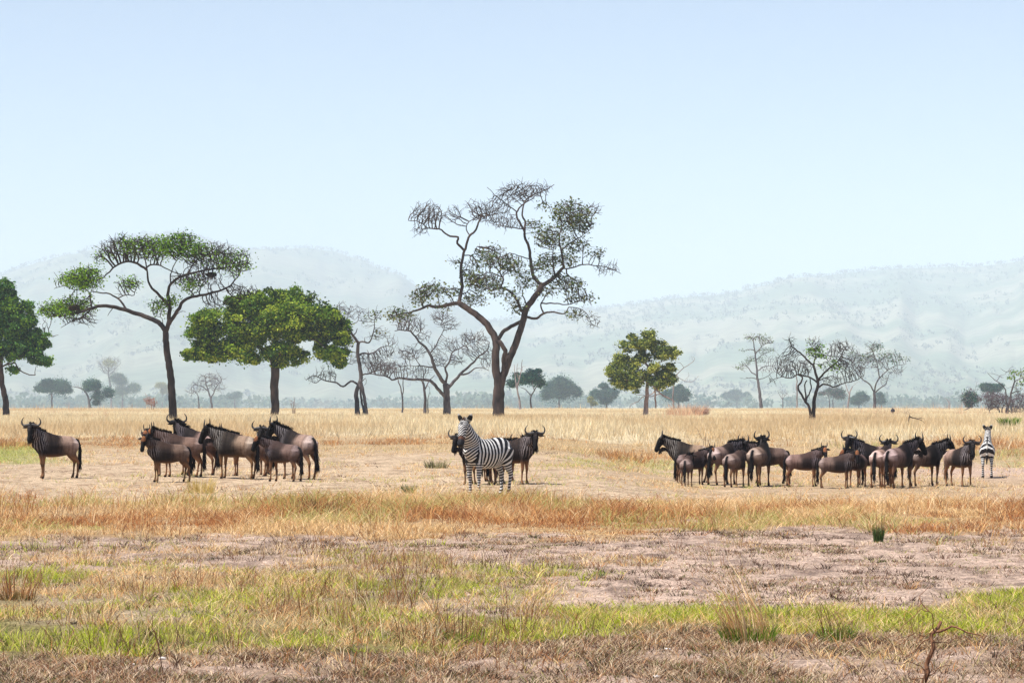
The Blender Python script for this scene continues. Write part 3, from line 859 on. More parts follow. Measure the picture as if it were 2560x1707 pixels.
def build_trees():
    # umbrella-shaped acacia on the left
    t = tree('acacia_tree', 'tall umbrella acacia with thin flat-topped crown and forked trunk, left of the round green tree', K1, 224,
         [([(1362, 1560), (1350, 1350), (1335, 1150), (1310, 1000), (1300, 850)], 32, 24),
          ([(1300, 860), (1262, 790), (1150, 730), (1030, 690), (900, 655), (800, 640), (700, 660), (600, 690), (500, 700), (390, 720)], 21, 5),
          ([(1312, 850), (1335, 740), (1340, 640), (1330, 560)], 19, 13),
          ([(1320, 800), (1380, 720), (1420, 660), (1450, 610), (1520, 580), (1650, 550), (1780, 510), (1850, 450), (1900, 390)], 17, 4),
          ([(1335, 640), (1260, 560), (1190, 480), (1180, 390), (1165, 330), (1150, 270), (1130, 200)], 13, 3),
          ([(1330, 560), (1350, 480), (1420, 430), (1500, 400), (1580, 380), (1680, 360), (1780, 350), (1900, 330)], 12, 3),
          ([(700, 660), (620, 730), (530, 760), (450, 810)], 7, 2),
          ([(980, 670), (900, 580), (830, 540), (760, 530), (690, 520)], 9, 4),
          ([(1165, 375), (1100, 320), (1020, 305), (940, 340), (880, 400), (830, 440), (700, 470)], 10, 3),
          ([(720, 650), (690, 580), (680, 530), (620, 500), (560, 510), (480, 480), (400, 500)], 7, 2),
          ([(900, 580), (960, 550), (1020, 550), (1030, 500), (1090, 440)], 5, 2),
          ([(1175, 340), (1220, 320), (1290, 340), (1370, 380), (1440, 400)], 7, 3),
          ([(1350, 480), (1350, 400), (1370, 330), (1420, 260), (1480, 200)], 6, 2),
          ([(1500, 400), (1530, 320), (1600, 260), (1700, 230)], 6, 2),
          ([(1780, 510), (1830, 570), (1920, 590), (2000, 560)], 6, 2),
          ([(1540, 575), (1500, 520), (1480, 460)], 6, 3),
          ([(880, 660), (850, 690), (840, 720)], 4, 2), ([(1350, 760), (1420, 695), (1465, 690)], 4, 1.5),
          ([(1290, 800), (1270, 740), (1210, 720)], 4, 1.5), ([(1295, 940), (1275, 915)], 5, 1)],
         bare=[(1000, 200, 190, 80), (1650, 260, 230, 110), (1560, 440, 190, 70), (1900, 530, 150, 40), (960, 460, 100, 50), (1700, 620, 110, 40), (600, 740, 150, 40), (880, 240, 80, 50)],
         leafy=[(1420, 180, 170, 95, 1.9), (1180, 200, 200, 90, 0.9), (1850, 320, 150, 90, 0.8), (700, 440, 140, 85, 2.0), (520, 440, 110, 45, 1.2), (560, 640, 150, 70, 1.6),
                (350, 660, 120, 60, 2.0), (1510, 490, 70, 45, 1.6), (840, 270, 60, 40, 1.0), (1240, 650, 70, 60, 0.8), (1345, 610, 45, 35, 2.5), (1000, 450, 80, 45, 1.0), (1620, 240, 110, 60, 0.7), (1000, 160, 60, 40, 0.6)],
         bark=M_BARK_DARK, cols=G_LIME, leaf=0.17, ldens=75, lsig=0.30, step=0.22, adens=7.5, tip=0.015, seed=3, flare=1.15)
    # bird nest hanging in the acacia
    rg = np.random.default_rng(4)
    for (cx, cy, rx, ry, lab) in [(1665, 400, 38, 15, 'dark oval bird nest of dry stalks hanging on the right side of the umbrella acacia'),
                                  (590, 660, 42, 18, 'brown clump of dry nest stalks in the low left limb of the umbrella acacia')]:
        px, py = cx * 0.3189, 560 + cy * 0.3189
        c = np.array(((px - 1280) * 224 / FPX, 224 - 0.6, CAM_H - (py - HOR) * 224 / FPX))
        m = 0.3189 * 224 / FPX
        u = rg.normal(size=(900, 3)); u /= np.linalg.norm(u, axis=1)[:, None]; u *= rg.uniform(0.2, 1, (900, 1)) ** 0.5
        P = u * np.array((rx * m, rx * m * 0.8, ry * m))
        V, F = leaf_quads(P, 0.22, rg)
        o = mesh_obj('bird_nest', V, [F], M_LEAF, col=np.repeat(pick([(0.05, 0.035, 0.025), (0.09, 0.06, 0.04), (0.03, 0.025, 0.02)], 900, rg), 4, 0))
        o.location = c
        tag(o, lab, 'nest', 'bird nests in the acacia')

    # dense round green tree
    tree('leafy_tree', 'dense green tree with broad domed crown and straight trunk, right of the umbrella acacia', K2, 287,
         [([(1020, 1460), (1022, 1300), (1022, 1150), (1025, 1000), (1015, 900)], 40, 46),
          ([(1010, 930), (930, 830), (820, 740), (700, 640), (560, 560)], 24, 6), ([(1025, 920), (1120, 780), (1250, 660), (1400, 560), (1560, 520)], 24, 6),
          ([(1015, 900), (1010, 760), (1000, 600), (990, 450)], 24, 8), ([(850, 770), (700, 760), (480, 760), (300, 760)], 10, 4),
          ([(1300, 640), (1450, 700), (1560, 780), (1620, 850)], 10, 4), ([(560, 560), (400, 520), (300, 500)], 7, 4)],
         solid=[(960, 270, 170, 80), (1230, 270, 170, 90), (740, 330, 190, 90), (1000, 430, 300, 150), (760, 500, 260, 150), (1250, 450, 230, 150), (300, 480, 140, 100), (250, 650, 140, 100),
                (150, 840, 80, 40), (270, 830, 140, 75), (480, 700, 200, 150), (420, 850, 180, 65), (660, 780, 200, 130), (1000, 620, 300, 110), (1080, 820, 190, 100), (800, 880, 120, 60), (1240, 860, 120, 75),
                (1420, 480, 170, 130), (1560, 440, 110, 70), (1640, 520, 110, 110), (1560, 640, 130, 80), (1710, 690, 70, 90), (1640, 860, 120, 80), (1520, 790, 70, 80), (1690, 930, 70, 45), (1300, 620, 160, 70), (620, 300, 110, 50), (1260, 640, 150, 90), (1060, 930, 80, 40)],
         bark=M_BARK_BROWN, cols=G_BRIGHT, leaf=0.25, sscale=1.13, seed=8, solid_n=165, solid_sub=0.21, flare=1.1, leaf_flat=0.2)

    # tree cut by the left edge of the view
    tree('leafy_tree', 'dark green leafy tree with gaps in its crown at the left edge of the view', K0, 300,
         [([(52, 1420), (40, 1320), (15, 1180), (5, 1000), (10, 880)], 27, 20), ([(15, 1050), (60, 1040), (150, 1030), (180, 1080), (250, 1120), (330, 1135)], 8, 4),
          ([(325, 1132), (332, 1090), (340, 1050)], 4, 2), ([(10, 880), (60, 780), (130, 690), (200, 600)], 12, 4), ([(10, 880), (-60, 760), (-120, 640), (-100, 480)], 14, 4), ([(8, 960), (120, 900), (240, 830), (330, 800)], 10, 3),
          ([(-30, 800), (10, 600), (30, 400)], 10, 3), ([(60, 1000), (200, 960), (330, 960), (400, 1000)], 6, 2)],
         bare=[(400, 700, 60, 60), (430, 800, 50, 50)],
         solid=[(110, 690, 150, 90), (50, 560, 110, 90), (150, 830, 160, 80), (20, 460, 100, 60), (35, 330, 75, 45), (40, 410, 80, 40), (-60, 380, 90, 80), (190, 540, 90, 50), (90, 610, 110, 60), (200, 640, 100, 60), (60, 720, 110, 70), (230, 760, 120, 55), (340, 770, 70, 40),
                (340, 850, 90, 40), (190, 850, 120, 60), (60, 880, 80, 50), (280, 930, 90, 40), (410, 1010, 60, 30), (330, 985, 60, 35), (130, 960, 60, 45), (130, 1085, 30, 15), (-120, 560, 150, 120), (-180, 780, 180, 130), (-120, 930, 130, 80), (10, 530, 70, 50)],
         bark=M_BARK_BROWN, cols=G_LEFT, leaf=0.24, sscale=1.15, seed=9, solid_n=110, solid_sub=0.25)

    # the tall tree in the middle
    tree('tall_tree', 'tallest tree in the middle, with sparse leaves, forked trunk and twisted bare top limbs', K4, 272,
         [([(705, 1505), (704, 1400), (712, 1320), (700, 1250), (692, 1150), (700, 1080), (680, 1010), (640, 950), (580, 890), (520, 850), (465, 812)], 31, 18),
          ([(722, 1500), (722, 1400), (732, 1300), (770, 1190), (810, 1090), (842, 1000), (862, 930), (880, 860), (912, 810), (960, 750), (980, 710)], 27, 18, 'g'),
          ([(728, 1250), (745, 1160), (752, 1110), (715, 1050)], 17, 13),
          ([(705, 1060), (740, 995), (790, 960), (850, 928)], 13, 11),
          ([(465, 812), (400, 822), (330, 835), (270, 830), (220, 850), (150, 870), (60, 890)], 13, 3),
          ([(465, 812), (485, 700), (475, 600), (495, 500), (510, 455), (530, 390), (570, 350), (600, 270), (650, 250), (700, 235)], 12, 2.5),
          ([(500, 485), (455, 440), (460, 400), (410, 395), (370, 370), (340, 350), (270, 345), (230, 310), (150, 295)], 8, 2),
          ([(505, 510), (550, 510), (570, 480), (580, 455)], 4, 2), ([(530, 390), (508, 345), (530, 300), (600, 260)], 4, 2), ([(240, 835), (220, 780), (190, 740)], 6, 2),
          ([(980, 710), (935, 655), (915, 570), (905, 480), (880, 400), (865, 350), (825, 265), (840, 220), (872, 180)], 12, 4),
          ([(875, 370), (878, 300), (860, 250), (880, 170), (940, 130), (1000, 105), (1060, 70)], 7, 2), ([(872, 180), (830, 110), (810, 88)], 3, 1.5),
          ([(845, 362), (770, 340), (700, 325), (650, 310)], 4, 1.5), ([(825, 245), (740, 180), (680, 130), (640, 90)], 4, 1.5),
          ([(980, 710), (1040, 670), (1090, 620), (1120, 590)], 14, 9), ([(1115, 595), (1105, 500), (1090, 430), (1100, 350), (1140, 300), (1160, 250)], 8, 2),
          ([(1110, 605), (1180, 590), (1240, 570), (1310, 575), (1400, 590), (1480, 630)], 5, 1.5), ([(1058, 640), (1050, 560), (1050, 500), (1060, 440)], 6, 2),
          ([(1100, 480), (1170, 430), (1230, 395), (1290, 350)], 5, 2), ([(1240, 570), (1240, 510)], 4, 2),
          ([(872, 908), (950, 910), (990, 880), (1060, 870), (1120, 880), (1150, 840)], 9, 3), ([(1150, 840), (1220, 850), (1270, 890), (1290, 940), (1340, 970)], 3, 1.5),
          ([(985, 880), (978, 830), (1000, 770)], 6, 3), ([(985, 815), (1080, 815), (1150, 820), (1220, 800), (1310, 780)], 5, 1.5),
          ([(878, 890), (850, 850), (820, 790), (780, 740), (730, 720), (742, 670), (720, 620), (740, 590)], 9, 4), ([(878, 820), (860, 750), (885, 690)], 5, 2),
          ([(730, 720), (680, 735), (640, 760)], 5, 2), ([(738, 650), (660, 625), (600, 640)], 4, 2), ([(478, 760), (515, 740), (540, 700)], 5, 2),
          ([(900, 540), (840, 520), (780, 500)], 4, 2)],
         bare=[(270, 260, 110, 80), (430, 260, 60, 60), (620, 240, 100, 60), (720, 200, 80, 80), (850, 110, 140, 60), (980, 100, 80, 40), (760, 310, 100, 50), (1390, 600, 80, 40), (1300, 930, 50, 50), (560, 200, 60, 30), (230, 350, 60, 40), (1300, 230, 60, 40)],
         leafy=[(1160, 260, 120, 90, 1.5), (1230, 330, 80, 60), (1050, 400, 100, 70), (1200, 450, 80, 45), (1330, 505, 60, 30), (1120, 540, 70, 45, 1.5), (960, 590, 70, 40), (720, 560, 110, 50, 1.1),
                (800, 590, 80, 50), (620, 680, 110, 60), (560, 790, 70, 45), (700, 740, 60, 40), (300, 730, 90, 50, 1.2), (220, 780, 60, 45, 1.3), (90, 885, 90, 38, 1.3), (360, 838, 60, 18), (1150, 700, 100, 50, 1.2),
                (1230, 780, 90, 35), (1200, 890, 60, 28), (830, 850, 45, 45, 1.2), (430, 545, 38, 18), (430, 740, 50, 35), (1000, 200, 50, 25), (1060, 650, 60, 35), (520, 620, 60, 35), (1010, 740, 60, 30), (650, 490, 90, 45, 0.7), (860, 670, 60, 60, 0.8), (570, 560, 60, 45, 0.7), (560, 670, 60, 45), (1010, 540, 60, 45), (945, 330, 50, 50, 0.6), (985, 430, 50, 50, 0.7), (800, 780, 60, 50, 0.7), (930, 680, 45, 45, 0.7)],
         bark=M_BARK_BROWN, cols=G_DARK, leaf=0.25, ldens=20, lsig=0.34, step=0.24, adens=6.5, tip=0.014, seed=14, flare=1.15)

    # grey nearly leafless tree left of the middle
    tree('bare_tree', 'grey crooked tree with three stems and few green leaves, beside the round green tree', K3, 290,
         [([(700, 1325), (690, 1200), (685, 1080), (718, 980), (735, 900), (715, 780), (695, 650), (705, 530)], 27, 19),
          ([(797, 1295), (775, 1150), (748, 1020), (732, 950)], 20, 16, 'g'), ([(760, 1270), (735, 1120), (725, 1000)], 12, 11, 'g'),
          ([(705, 530), (650, 450), (600, 360), (545, 300), (515, 260), (510, 180), (490, 80)], 17, 2.5), ([(600, 355), (600, 300), (598, 240), (612, 180)], 6, 2),
          ([(650, 440), (690, 400), (700, 370)], 8, 4), ([(620, 330), (690, 300), (720, 220), (770, 150)], 6, 2),
          ([(708, 525), (760, 515), (820, 530), (855, 500), (870, 430), (890, 380), (895, 300), (900, 220)], 11, 3), ([(790, 520), (780, 470)], 6, 2),
          ([(700, 670), (760, 645), (850, 650), (900, 620), (960, 580), (1040, 560), (1110, 590)], 12, 2), ([(830, 640), (800, 605)], 6, 2),
          ([(735, 890), (830, 875), (930, 840), (1010, 860), (1050, 920), (1100, 950), (1170, 915)], 9, 3),
          ([(692, 985), (620, 970), (540, 1020), (470, 980), (370, 965), (280, 930), (200, 900), (120, 950)], 13, 3), ([(440, 975), (460, 900), (440, 860)], 6, 2),
          ([(300, 945), (220, 985), (150, 955)], 5, 2), ([(690, 660), (620, 620), (580, 600)], 5, 2), ([(745, 960), (790, 930), (800, 990), (775, 1010)], 5, 2)],
         bare=[(600, 180, 90, 90), (740, 180, 70, 70), (500, 120, 40, 80), (950, 430, 80, 80), (1060, 530, 90, 60), (980, 650, 140, 60), (850, 720, 150, 60), (640, 740, 60, 40), (330, 880, 140, 55), (170, 930, 80, 45), (960, 800, 140, 60), (620, 500, 60, 60)],
         leafy=[(800, 280, 45, 55), (900, 220, 90, 55), (870, 470, 55, 45), (960, 390, 40, 30)],
         bark=M_BARK_GREY, cols=G_DARK, leaf=0.3, ldens=7, lsig=0.25, step=0.24, adens=8, tip=0.014, seed=19)

    # spreading leafless tree
    tree('bare_tree', 'leafless purplish grey tree with wide spreading limbs, left of the tallest tree', K3, 308,
         [([(1705, 1300), (1705, 1180), (1700, 1080), (1692, 1000)], 44, 36),
          ([(1690, 1140), (1640, 1090), (1570, 1000), (1500, 950), (1400, 940), (1300, 945), (1220, 930), (1150, 930), (1090, 950), (1030, 910), (920, 890), (830, 880)], 22, 4),
          ([(1685, 1000), (1640, 930), (1580, 830), (1550, 750), (1530, 670), (1470, 590), (1400, 520), (1350, 460), (1290, 400), (1200, 390), (1130, 400)], 24, 4),
          ([(1535, 640), (1580, 570), (1620, 480), (1660, 410), (1680, 340), (1660, 290)], 9, 3), ([(1565, 810), (1500, 800), (1410, 790), (1330, 790), (1270, 785)], 10, 3),
          ([(1410, 790), (1370, 730), (1310, 660)], 6, 2), ([(1370, 450), (1400, 420), (1440, 420)], 5, 2), ([(1540, 590), (1510, 535), (1480, 510)], 5, 2),
          ([(1700, 1000), (1708, 900), (1690, 820), (1740, 740), (1760, 650), (1840, 600), (1920, 560), (1990, 520), (2040, 510)], 14, 3), ([(1695, 820), (1670, 770), (1720, 720)], 6, 2),
          ([(1725, 1040), (1800, 950), (1870, 870), (1950, 800), (2050, 700), (2120, 650), (2170, 590), (2190, 520)], 20, 5),
          ([(1870, 890), (1950, 870), (2020, 820), (2100, 810), (2180, 840)], 12, 3), ([(2060, 690), (2150, 710), (2220, 690)], 6, 2)],
         bare=[(1270, 300, 160, 90), (1380, 340, 90, 80), (1650, 250, 130, 90), (1740, 330, 100, 70), (1450, 450, 90, 60), (1300, 650, 150, 90), (1600, 640, 100, 100), (1750, 560, 100, 80), (1950, 480, 130, 70),
               (2080, 480, 100, 80), (2000, 620, 130, 80), (1800, 720, 110, 60), (2150, 620, 70, 100), (2150, 760, 80, 60), (1100, 820, 200, 70), (900, 790, 140, 60), (1400, 850, 120, 60), (1640, 740, 80, 60)],
         bark=M_BARK_GREY, step=0.24, adens=7, tip=0.014, seed=23, flare=1.15)

    # two small trees under it
    tree('sapling_tree', 'small dark tree with thick stub trunk and few leaves, under the spreading leafless tree', K3, 330,
         [([(1457, 1300), (1462, 1180), (1452, 1060), (1432, 970)], 18, 12), ([(1455, 1070), (1500, 970), (1570, 890)], 9, 3), ([(1440, 1000), (1440, 880), (1430, 820)], 8, 3), ([(1495, 1290), (1490, 1180), (1510, 1090)], 7, 3, 'g'),
          ([(1435, 970), (1350, 900), (1330, 850)], 5, 2)],
         bare=[(1500, 1090, 40, 60), (1470, 850, 60, 60)], leafy=[(1325, 860, 50, 35)], bark=M_BARK_GREY, ldens=10, step=0.35, tip=0.02, seed=25)
    tree('sapling_tree', 'thin grey leafless sapling left of the spreading leafless tree', K3, 345,
         [([(1203, 1290), (1205, 1150), (1182, 1050), (1155, 950)], 10, 6), ([(1206, 1130), (1215, 950), (1235, 750), (1240, 650)], 7, 2)],
         bare=[(1230, 720, 40, 90), (1150, 940, 30, 30)], bark=M_BARK_GREY, step=0.35, tip=0.02, seed=26)

    # pale bare tree, small umbrella tree, round tree and bush right of the tall tree
    tree('bare_tree', 'slim pale leafless tree with upright branches just right of the tallest trunk', K5, 420,
         [([(175, 980), (165, 880), (145, 760), (165, 650), (190, 530), (205, 430)], 13, 2.5), ([(150, 750), (125, 620), (110, 480)], 7, 2), ([(160, 660), (140, 560), (150, 470)], 5, 2)],
         bare=[(120, 520, 30, 60), (195, 470, 25, 60), (160, 560, 40, 60)], bark=M_BARK_PALE, step=0.5, adens=6, tip=0.025, seed=31)
    tree('leafy_tree', 'small flat-topped green tree on a thin forked trunk beside the slim pale leafless tree', K5, 560,
         [([(300, 980), (290, 850), (330, 770), (370, 700)], 10, 5), ([(290, 825), (240, 760), (180, 730)], 6, 3), ([(325, 780), (310, 690), (320, 600)], 5, 2)],
         solid=[(330, 560, 70, 30), (300, 610, 110, 40), (370, 660, 70, 50), (230, 650, 80, 50), (110, 690, 70, 40), (150, 610, 50, 35), (400, 690, 40, 40)],
         bark=M_BARK_GREY, cols=G_HAZE_TEAL, leaf=0.33, step=0.5, seed=32, solid_n=48, solid_sub=0.34)
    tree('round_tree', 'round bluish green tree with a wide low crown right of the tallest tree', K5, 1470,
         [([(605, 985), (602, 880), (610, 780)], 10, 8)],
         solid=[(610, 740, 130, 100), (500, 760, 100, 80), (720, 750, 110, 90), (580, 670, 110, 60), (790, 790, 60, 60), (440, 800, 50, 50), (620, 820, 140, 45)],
         bark=M_BARK_GREY, cols=G_HAZE_TEAL, leaf=0.60, step=1.0, seed=33, solid_n=84, solid_sub=0.34)
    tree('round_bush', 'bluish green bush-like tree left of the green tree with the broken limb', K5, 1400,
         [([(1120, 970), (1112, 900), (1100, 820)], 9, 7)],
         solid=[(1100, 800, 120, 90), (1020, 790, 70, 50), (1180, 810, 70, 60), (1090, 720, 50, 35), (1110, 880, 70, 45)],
         bark=M_BARK_GREY, cols=G_HAZE_TEAL, leaf=0.54, step=1.0, seed=34, solid_n=84, solid_sub=0.34)
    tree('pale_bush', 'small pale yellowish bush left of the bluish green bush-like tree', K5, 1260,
         [([(945, 960), (942, 900), (940, 870)], 5, 3)], solid=[(940, 870, 50, 50), (970, 900, 40, 30)], bark=M_BARK_GREY, cols=G_YELLOW, leaf=0.42, step=1, seed=35, solid_n=66, cat='bush')

    # green tree with broken limb
    tree('leafy_tree', 'olive green pointed tree with pale pinkish trunk and a broken limb leaning to the ground', K5, 308,
         [([(1542, 985), (1555, 850), (1560, 700), (1577, 560), (1560, 500), (1525, 450), (1530, 380), (1545, 300)], 27, 7),
          ([(1565, 680), (1600, 680), (1640, 740), (1700, 800), (1800, 860), (1850, 890)], 13, 4), ([(1645, 740), (1648, 850), (1650, 960)], 9, 9),
          ([(1700, 820), (1600, 825), (1520, 820), (1440, 815), (1430, 780)], 5, 2), ([(1650, 760), (1580, 810), (1500, 835), (1450, 885), (1375, 920), (1365, 960)], 6, 2.5),
          ([(1572, 540), (1650, 490), (1750, 440)], 8, 3), ([(1560, 600), (1460, 540), (1350, 480)], 8, 3), ([(1565, 640), (1680, 600), (1780, 640)], 7, 3), ([(1560, 680), (1450, 670), (1300, 650)], 7, 3)],
         solid=[(1580, 170, 60, 45), (1560, 220, 90, 40), (1400, 200, 40, 35), (1480, 270, 120, 50), (1350, 270, 70, 60), (1640, 270, 120, 50), (1780, 320, 90, 40), (1860, 380, 55, 40), (1720, 380, 110, 40), (1290, 380, 60, 60), (1260, 470, 70, 60),
                (1190, 570, 70, 55), (1300, 600, 110, 70), (1240, 670, 80, 45), (1380, 720, 110, 60), (1450, 620, 110, 70), (1420, 480, 90, 60), (1660, 540, 110, 60), (1770, 590, 80, 60), (1800, 660, 70, 50), (1690, 690, 100, 45), (1640, 610, 90, 50), (1500, 400, 80, 50), (1800, 520, 50, 50)],
         bark=mat_noise('bark_pink', (0.20, 0.13, 0.12), (0.40, 0.29, 0.26), 2.0, stretch=(1, 1, 0.35)), cols=G_OLIVE, leaf=0.22, sscale=1.18, seed=36, solid_n=85, solid_sub=0.25)
    tree('bare_tree', 'thin pale leafless tree with drooping side twigs right of the tree with the broken limb', K5, 430,
         [([(1845, 985), (1845, 850), (1848, 720), (1880, 600), (1960, 520), (2060, 460), (2080, 400)], 9, 2), ([(1880, 610), (1960, 665), (2060, 665), (2130, 610)], 4, 1.5), ([(1960, 520), (1920, 470), (1860, 460)], 3, 1.5)],
         bare=[(2060, 420, 60, 60), (2000, 640, 60, 40)], bark=M_BARK_PALE, step=0.55, adens=3, tip=0.02, seed=37)
    tree('round_bush', 'bluish green bush half hidden behind the pale stem, right of the broken-limbed tree', K5, 1400,
         [([(1900, 985), (1900, 900), (1900, 830)], 8, 6)], solid=[(1880, 800, 110, 80), (1960, 800, 80, 80), (1920, 730, 60, 40), (1760, 790, 60, 50), (1960, 870, 60, 30)],
         bark=M_BARK_GREY, cols=G_HAZE_TEAL, leaf=0.54, step=1.0, seed=38, solid_n=84, solid_sub=0.34)

    # group of three on the right
    tree('acacia_tree', 'pale slender acacia with layered thin foliage, left of the dark many-stemmed tree', K6, 620,
         [([(635, 1010), (612, 850), (592, 700), (580, 600), (570, 420), (560, 330), (540, 230)], 20, 5), ([(580, 560), (640, 515), (700, 500), (770, 500)], 6, 2), ([(570, 380), (650, 270), (760, 240)], 6, 2),
          ([(562, 340), (480, 320), (420, 340)], 5, 2), ([(582, 600), (530, 570), (450, 490), (380, 530)], 7, 2), ([(590, 650), (520, 630), (440, 640)], 5, 2), ([(590, 650), (680, 620), (760, 560)], 5, 2), ([(572, 430), (650, 370), (740, 340)], 5, 2)],
         bare=[(720, 440, 70, 40), (450, 630, 60, 15), (690, 540, 80, 40)],
         leafy=[(560, 190, 120, 35), (690, 230, 90, 35), (440, 330, 60, 18), (650, 345, 75, 40), (760, 330, 50, 25), (440, 490, 75, 30), (385, 530, 45, 25), (520, 430, 70, 35), (610, 440, 50, 35)],
         bark=M_BARK_GREY, cols=G_PALE, leaf=0.30, ldens=8, lsig=0.45, step=0.45, adens=3, tip=0.022, seed=41)
    tree('bare_tree', 'dark many-stemmed spreading tree with a bright green clump in its mostly bare crown', K6, 236,
         [([(1188, 1090), (1192, 950), (1200, 850), (1230, 740), (1235, 660), (1210, 570), (1190, 500), (1150, 460), (1080, 390), (1010, 330), (950, 280), (920, 200)], 25, 4),
          ([(1165, 1085), (1140, 960), (1080, 850), (1020, 740), (1050, 680), (1065, 620), (1020, 600)], 17, 8, 'g'), ([(1125, 900), (1105, 800), (1095, 700), (1120, 660)], 10, 7), ([(1120, 880), (1148, 760), (1140, 660), (1120, 620)], 9, 6),
          ([(1200, 500), (1203, 430), (1250, 395), (1340, 390), (1420, 400)], 9, 3), ([(1205, 425), (1200, 340), (1150, 280), (1110, 230)], 6, 2),
          ([(1238, 650), (1290, 590), (1340, 540), (1400, 480), (1470, 420), (1500, 350), (1540, 290)], 12, 3), ([(1250, 670), (1320, 630), (1400, 600)], 7, 2),
          ([(1238, 750), (1300, 700), (1370, 710), (1440, 730), (1530, 690), (1620, 670), (1700, 640), (1750, 600)], 11, 3), ([(1225, 690), (1160, 630), (1080, 610), (1020, 590), (940, 630), (850, 620), (780, 570)], 11, 3), ([(850, 620), (770, 640), (690, 700)], 4, 2)],
         bare=[(940, 260, 40, 90), (960, 370, 80, 60), (880, 420, 100, 70), (840, 530, 110, 70), (1000, 500, 120, 70), (1080, 540, 100, 60), (1180, 250, 80, 50), (1450, 330, 120, 100), (1540, 300, 50, 80), (1500, 460, 130, 70), (1620, 560, 130, 70), (1400, 640, 120, 50), (740, 660, 50, 40)],
         leafy=[(1200, 360, 90, 60, 1.8), (1250, 305, 50, 35, 2), (1300, 390, 60, 35), (1370, 470, 60, 60), (1440, 530, 80, 40, 0.6), (1120, 240, 30, 25), (1270, 500, 40, 35)],
         bark=M_BARK_DARK, cols=G_LIME, leaf=0.18, ldens=34, lsig=0.16, step=0.17, adens=8, tip=0.011, seed=44, flare=1.05)
    tree('acacia_tree', 'pale flat-topped acacia with thin grey green foliage, right of the dark many-stemmed tree', K6, 560,
         [([(1850, 1035), (1860, 900), (1856, 790)], 19, 15), ([(1856, 800), (1800, 700), (1720, 640), (1650, 560), (1600, 480)], 9, 3), ([(1858, 790), (1870, 680), (1900, 620), (1880, 500), (1850, 400), (1800, 310)], 9, 3),
          ([(1862, 800), (1920, 740), (1990, 690), (2010, 600)], 8, 3), ([(1905, 640), (1980, 560), (2080, 500), (2200, 480)], 6, 2), ([(1720, 640), (1745, 570), (1760, 500)], 4, 2)],
         bare=[(1700, 480, 110, 80), (1900, 480, 120, 80), (2080, 560, 110, 40), (1980, 640, 70, 50)],
         leafy=[(1820, 290, 90, 45), (1880, 310, 60, 30), (2000, 390, 90, 55, 1.6), (2080, 450, 60, 30, 1.5), (2190, 430, 40, 20, 2), (1650, 400, 90, 50), (1800, 400, 100, 60), (1620, 330, 50, 45), (2120, 400, 70, 40)],
         bark=M_BARK_GREY, cols=G_HAZE_TEAL + G_PALE, leaf=0.30, ldens=8, lsig=0.42, step=0.42, adens=4, tip=0.022, seed=45)
    tree('bare_tree', 'thin pale pole-like trunk standing behind the left stems of the dark many-stemmed tree', K6, 520,
         [([(1015, 1020), (1015, 850), (1010, 700), (1005, 600)], 9, 6)], bare=[(1000, 560, 40, 60)], bark=M_BARK_PALE, step=0.6, seed=46)
    tree('bare_tree', 'pale grey forked trunk with few twigs between the dark many-stemmed tree and the flat-topped acacia', K6, 520,
         [([(1568, 1040), (1570, 900), (1585, 780), (1620, 720)], 13, 6), ([(1580, 800), (1560, 730), (1540, 690)], 7, 3)], bare=[(1640, 690, 50, 40), (1530, 670, 40, 40)], bark=M_BARK_PALE, step=0.6, seed=47)
    tree('bare_tree', 'hazy bluish thicket-like tree with two grey trunks right behind the dark many-stemmed tree', K6, 1260,
         [([(1368, 1010), (1365, 900), (1350, 820), (1300, 790)], 8, 3), ([(1398, 1010), (1400, 880), (1420, 800)], 8, 3, 'g')],
         solid=[(1380, 790, 110, 50), (1480, 800, 60, 40), (1300, 800, 50, 30)], bare=[(1360, 780, 110, 60)], bark=M_BARK_GREY, cols=G_GREY + G_HAZE_TEAL, leaf=0.48, step=1.0, seed=48, solid_n=30)
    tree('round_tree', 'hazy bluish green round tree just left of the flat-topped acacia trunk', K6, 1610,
         [([(1690, 1000), (1690, 900), (1695, 830)], 7, 5)], solid=[(1700, 810, 80, 70), (1660, 870, 70, 50), (1760, 860, 40, 50)], bark=M_BARK_GREY, cols=G_HAZE_TEAL, leaf=0.60, step=1.0, seed=49, solid_n=62, solid_sub=0.34)
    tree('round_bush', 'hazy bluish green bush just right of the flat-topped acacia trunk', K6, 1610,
         [([(1930, 980), (1930, 900), (1935, 860)], 5, 4)], solid=[(1935, 870, 60, 50), (1910, 830, 40, 40)], bark=M_BARK_GREY, cols=G_HAZE_TEAL, leaf=0.60, step=1.0, seed=50, solid_n=62, solid_sub=0.34)
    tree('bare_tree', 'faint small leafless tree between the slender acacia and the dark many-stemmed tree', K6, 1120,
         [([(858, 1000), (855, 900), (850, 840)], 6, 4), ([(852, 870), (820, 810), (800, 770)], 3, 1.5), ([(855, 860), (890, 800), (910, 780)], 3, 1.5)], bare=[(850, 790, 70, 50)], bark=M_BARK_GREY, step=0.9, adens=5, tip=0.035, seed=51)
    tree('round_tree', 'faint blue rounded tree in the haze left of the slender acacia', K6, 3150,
         [([(360, 960), (360, 850)], 6, 4)], solid=[(350, 800, 90, 70), (270, 830, 70, 50), (460, 830, 60, 50)], bark=M_BARK_GREY, cols=G_HAZE_TEAL, leaf=0.90, step=1.4, seed=52, solid_n=56, solid_sub=0.34)

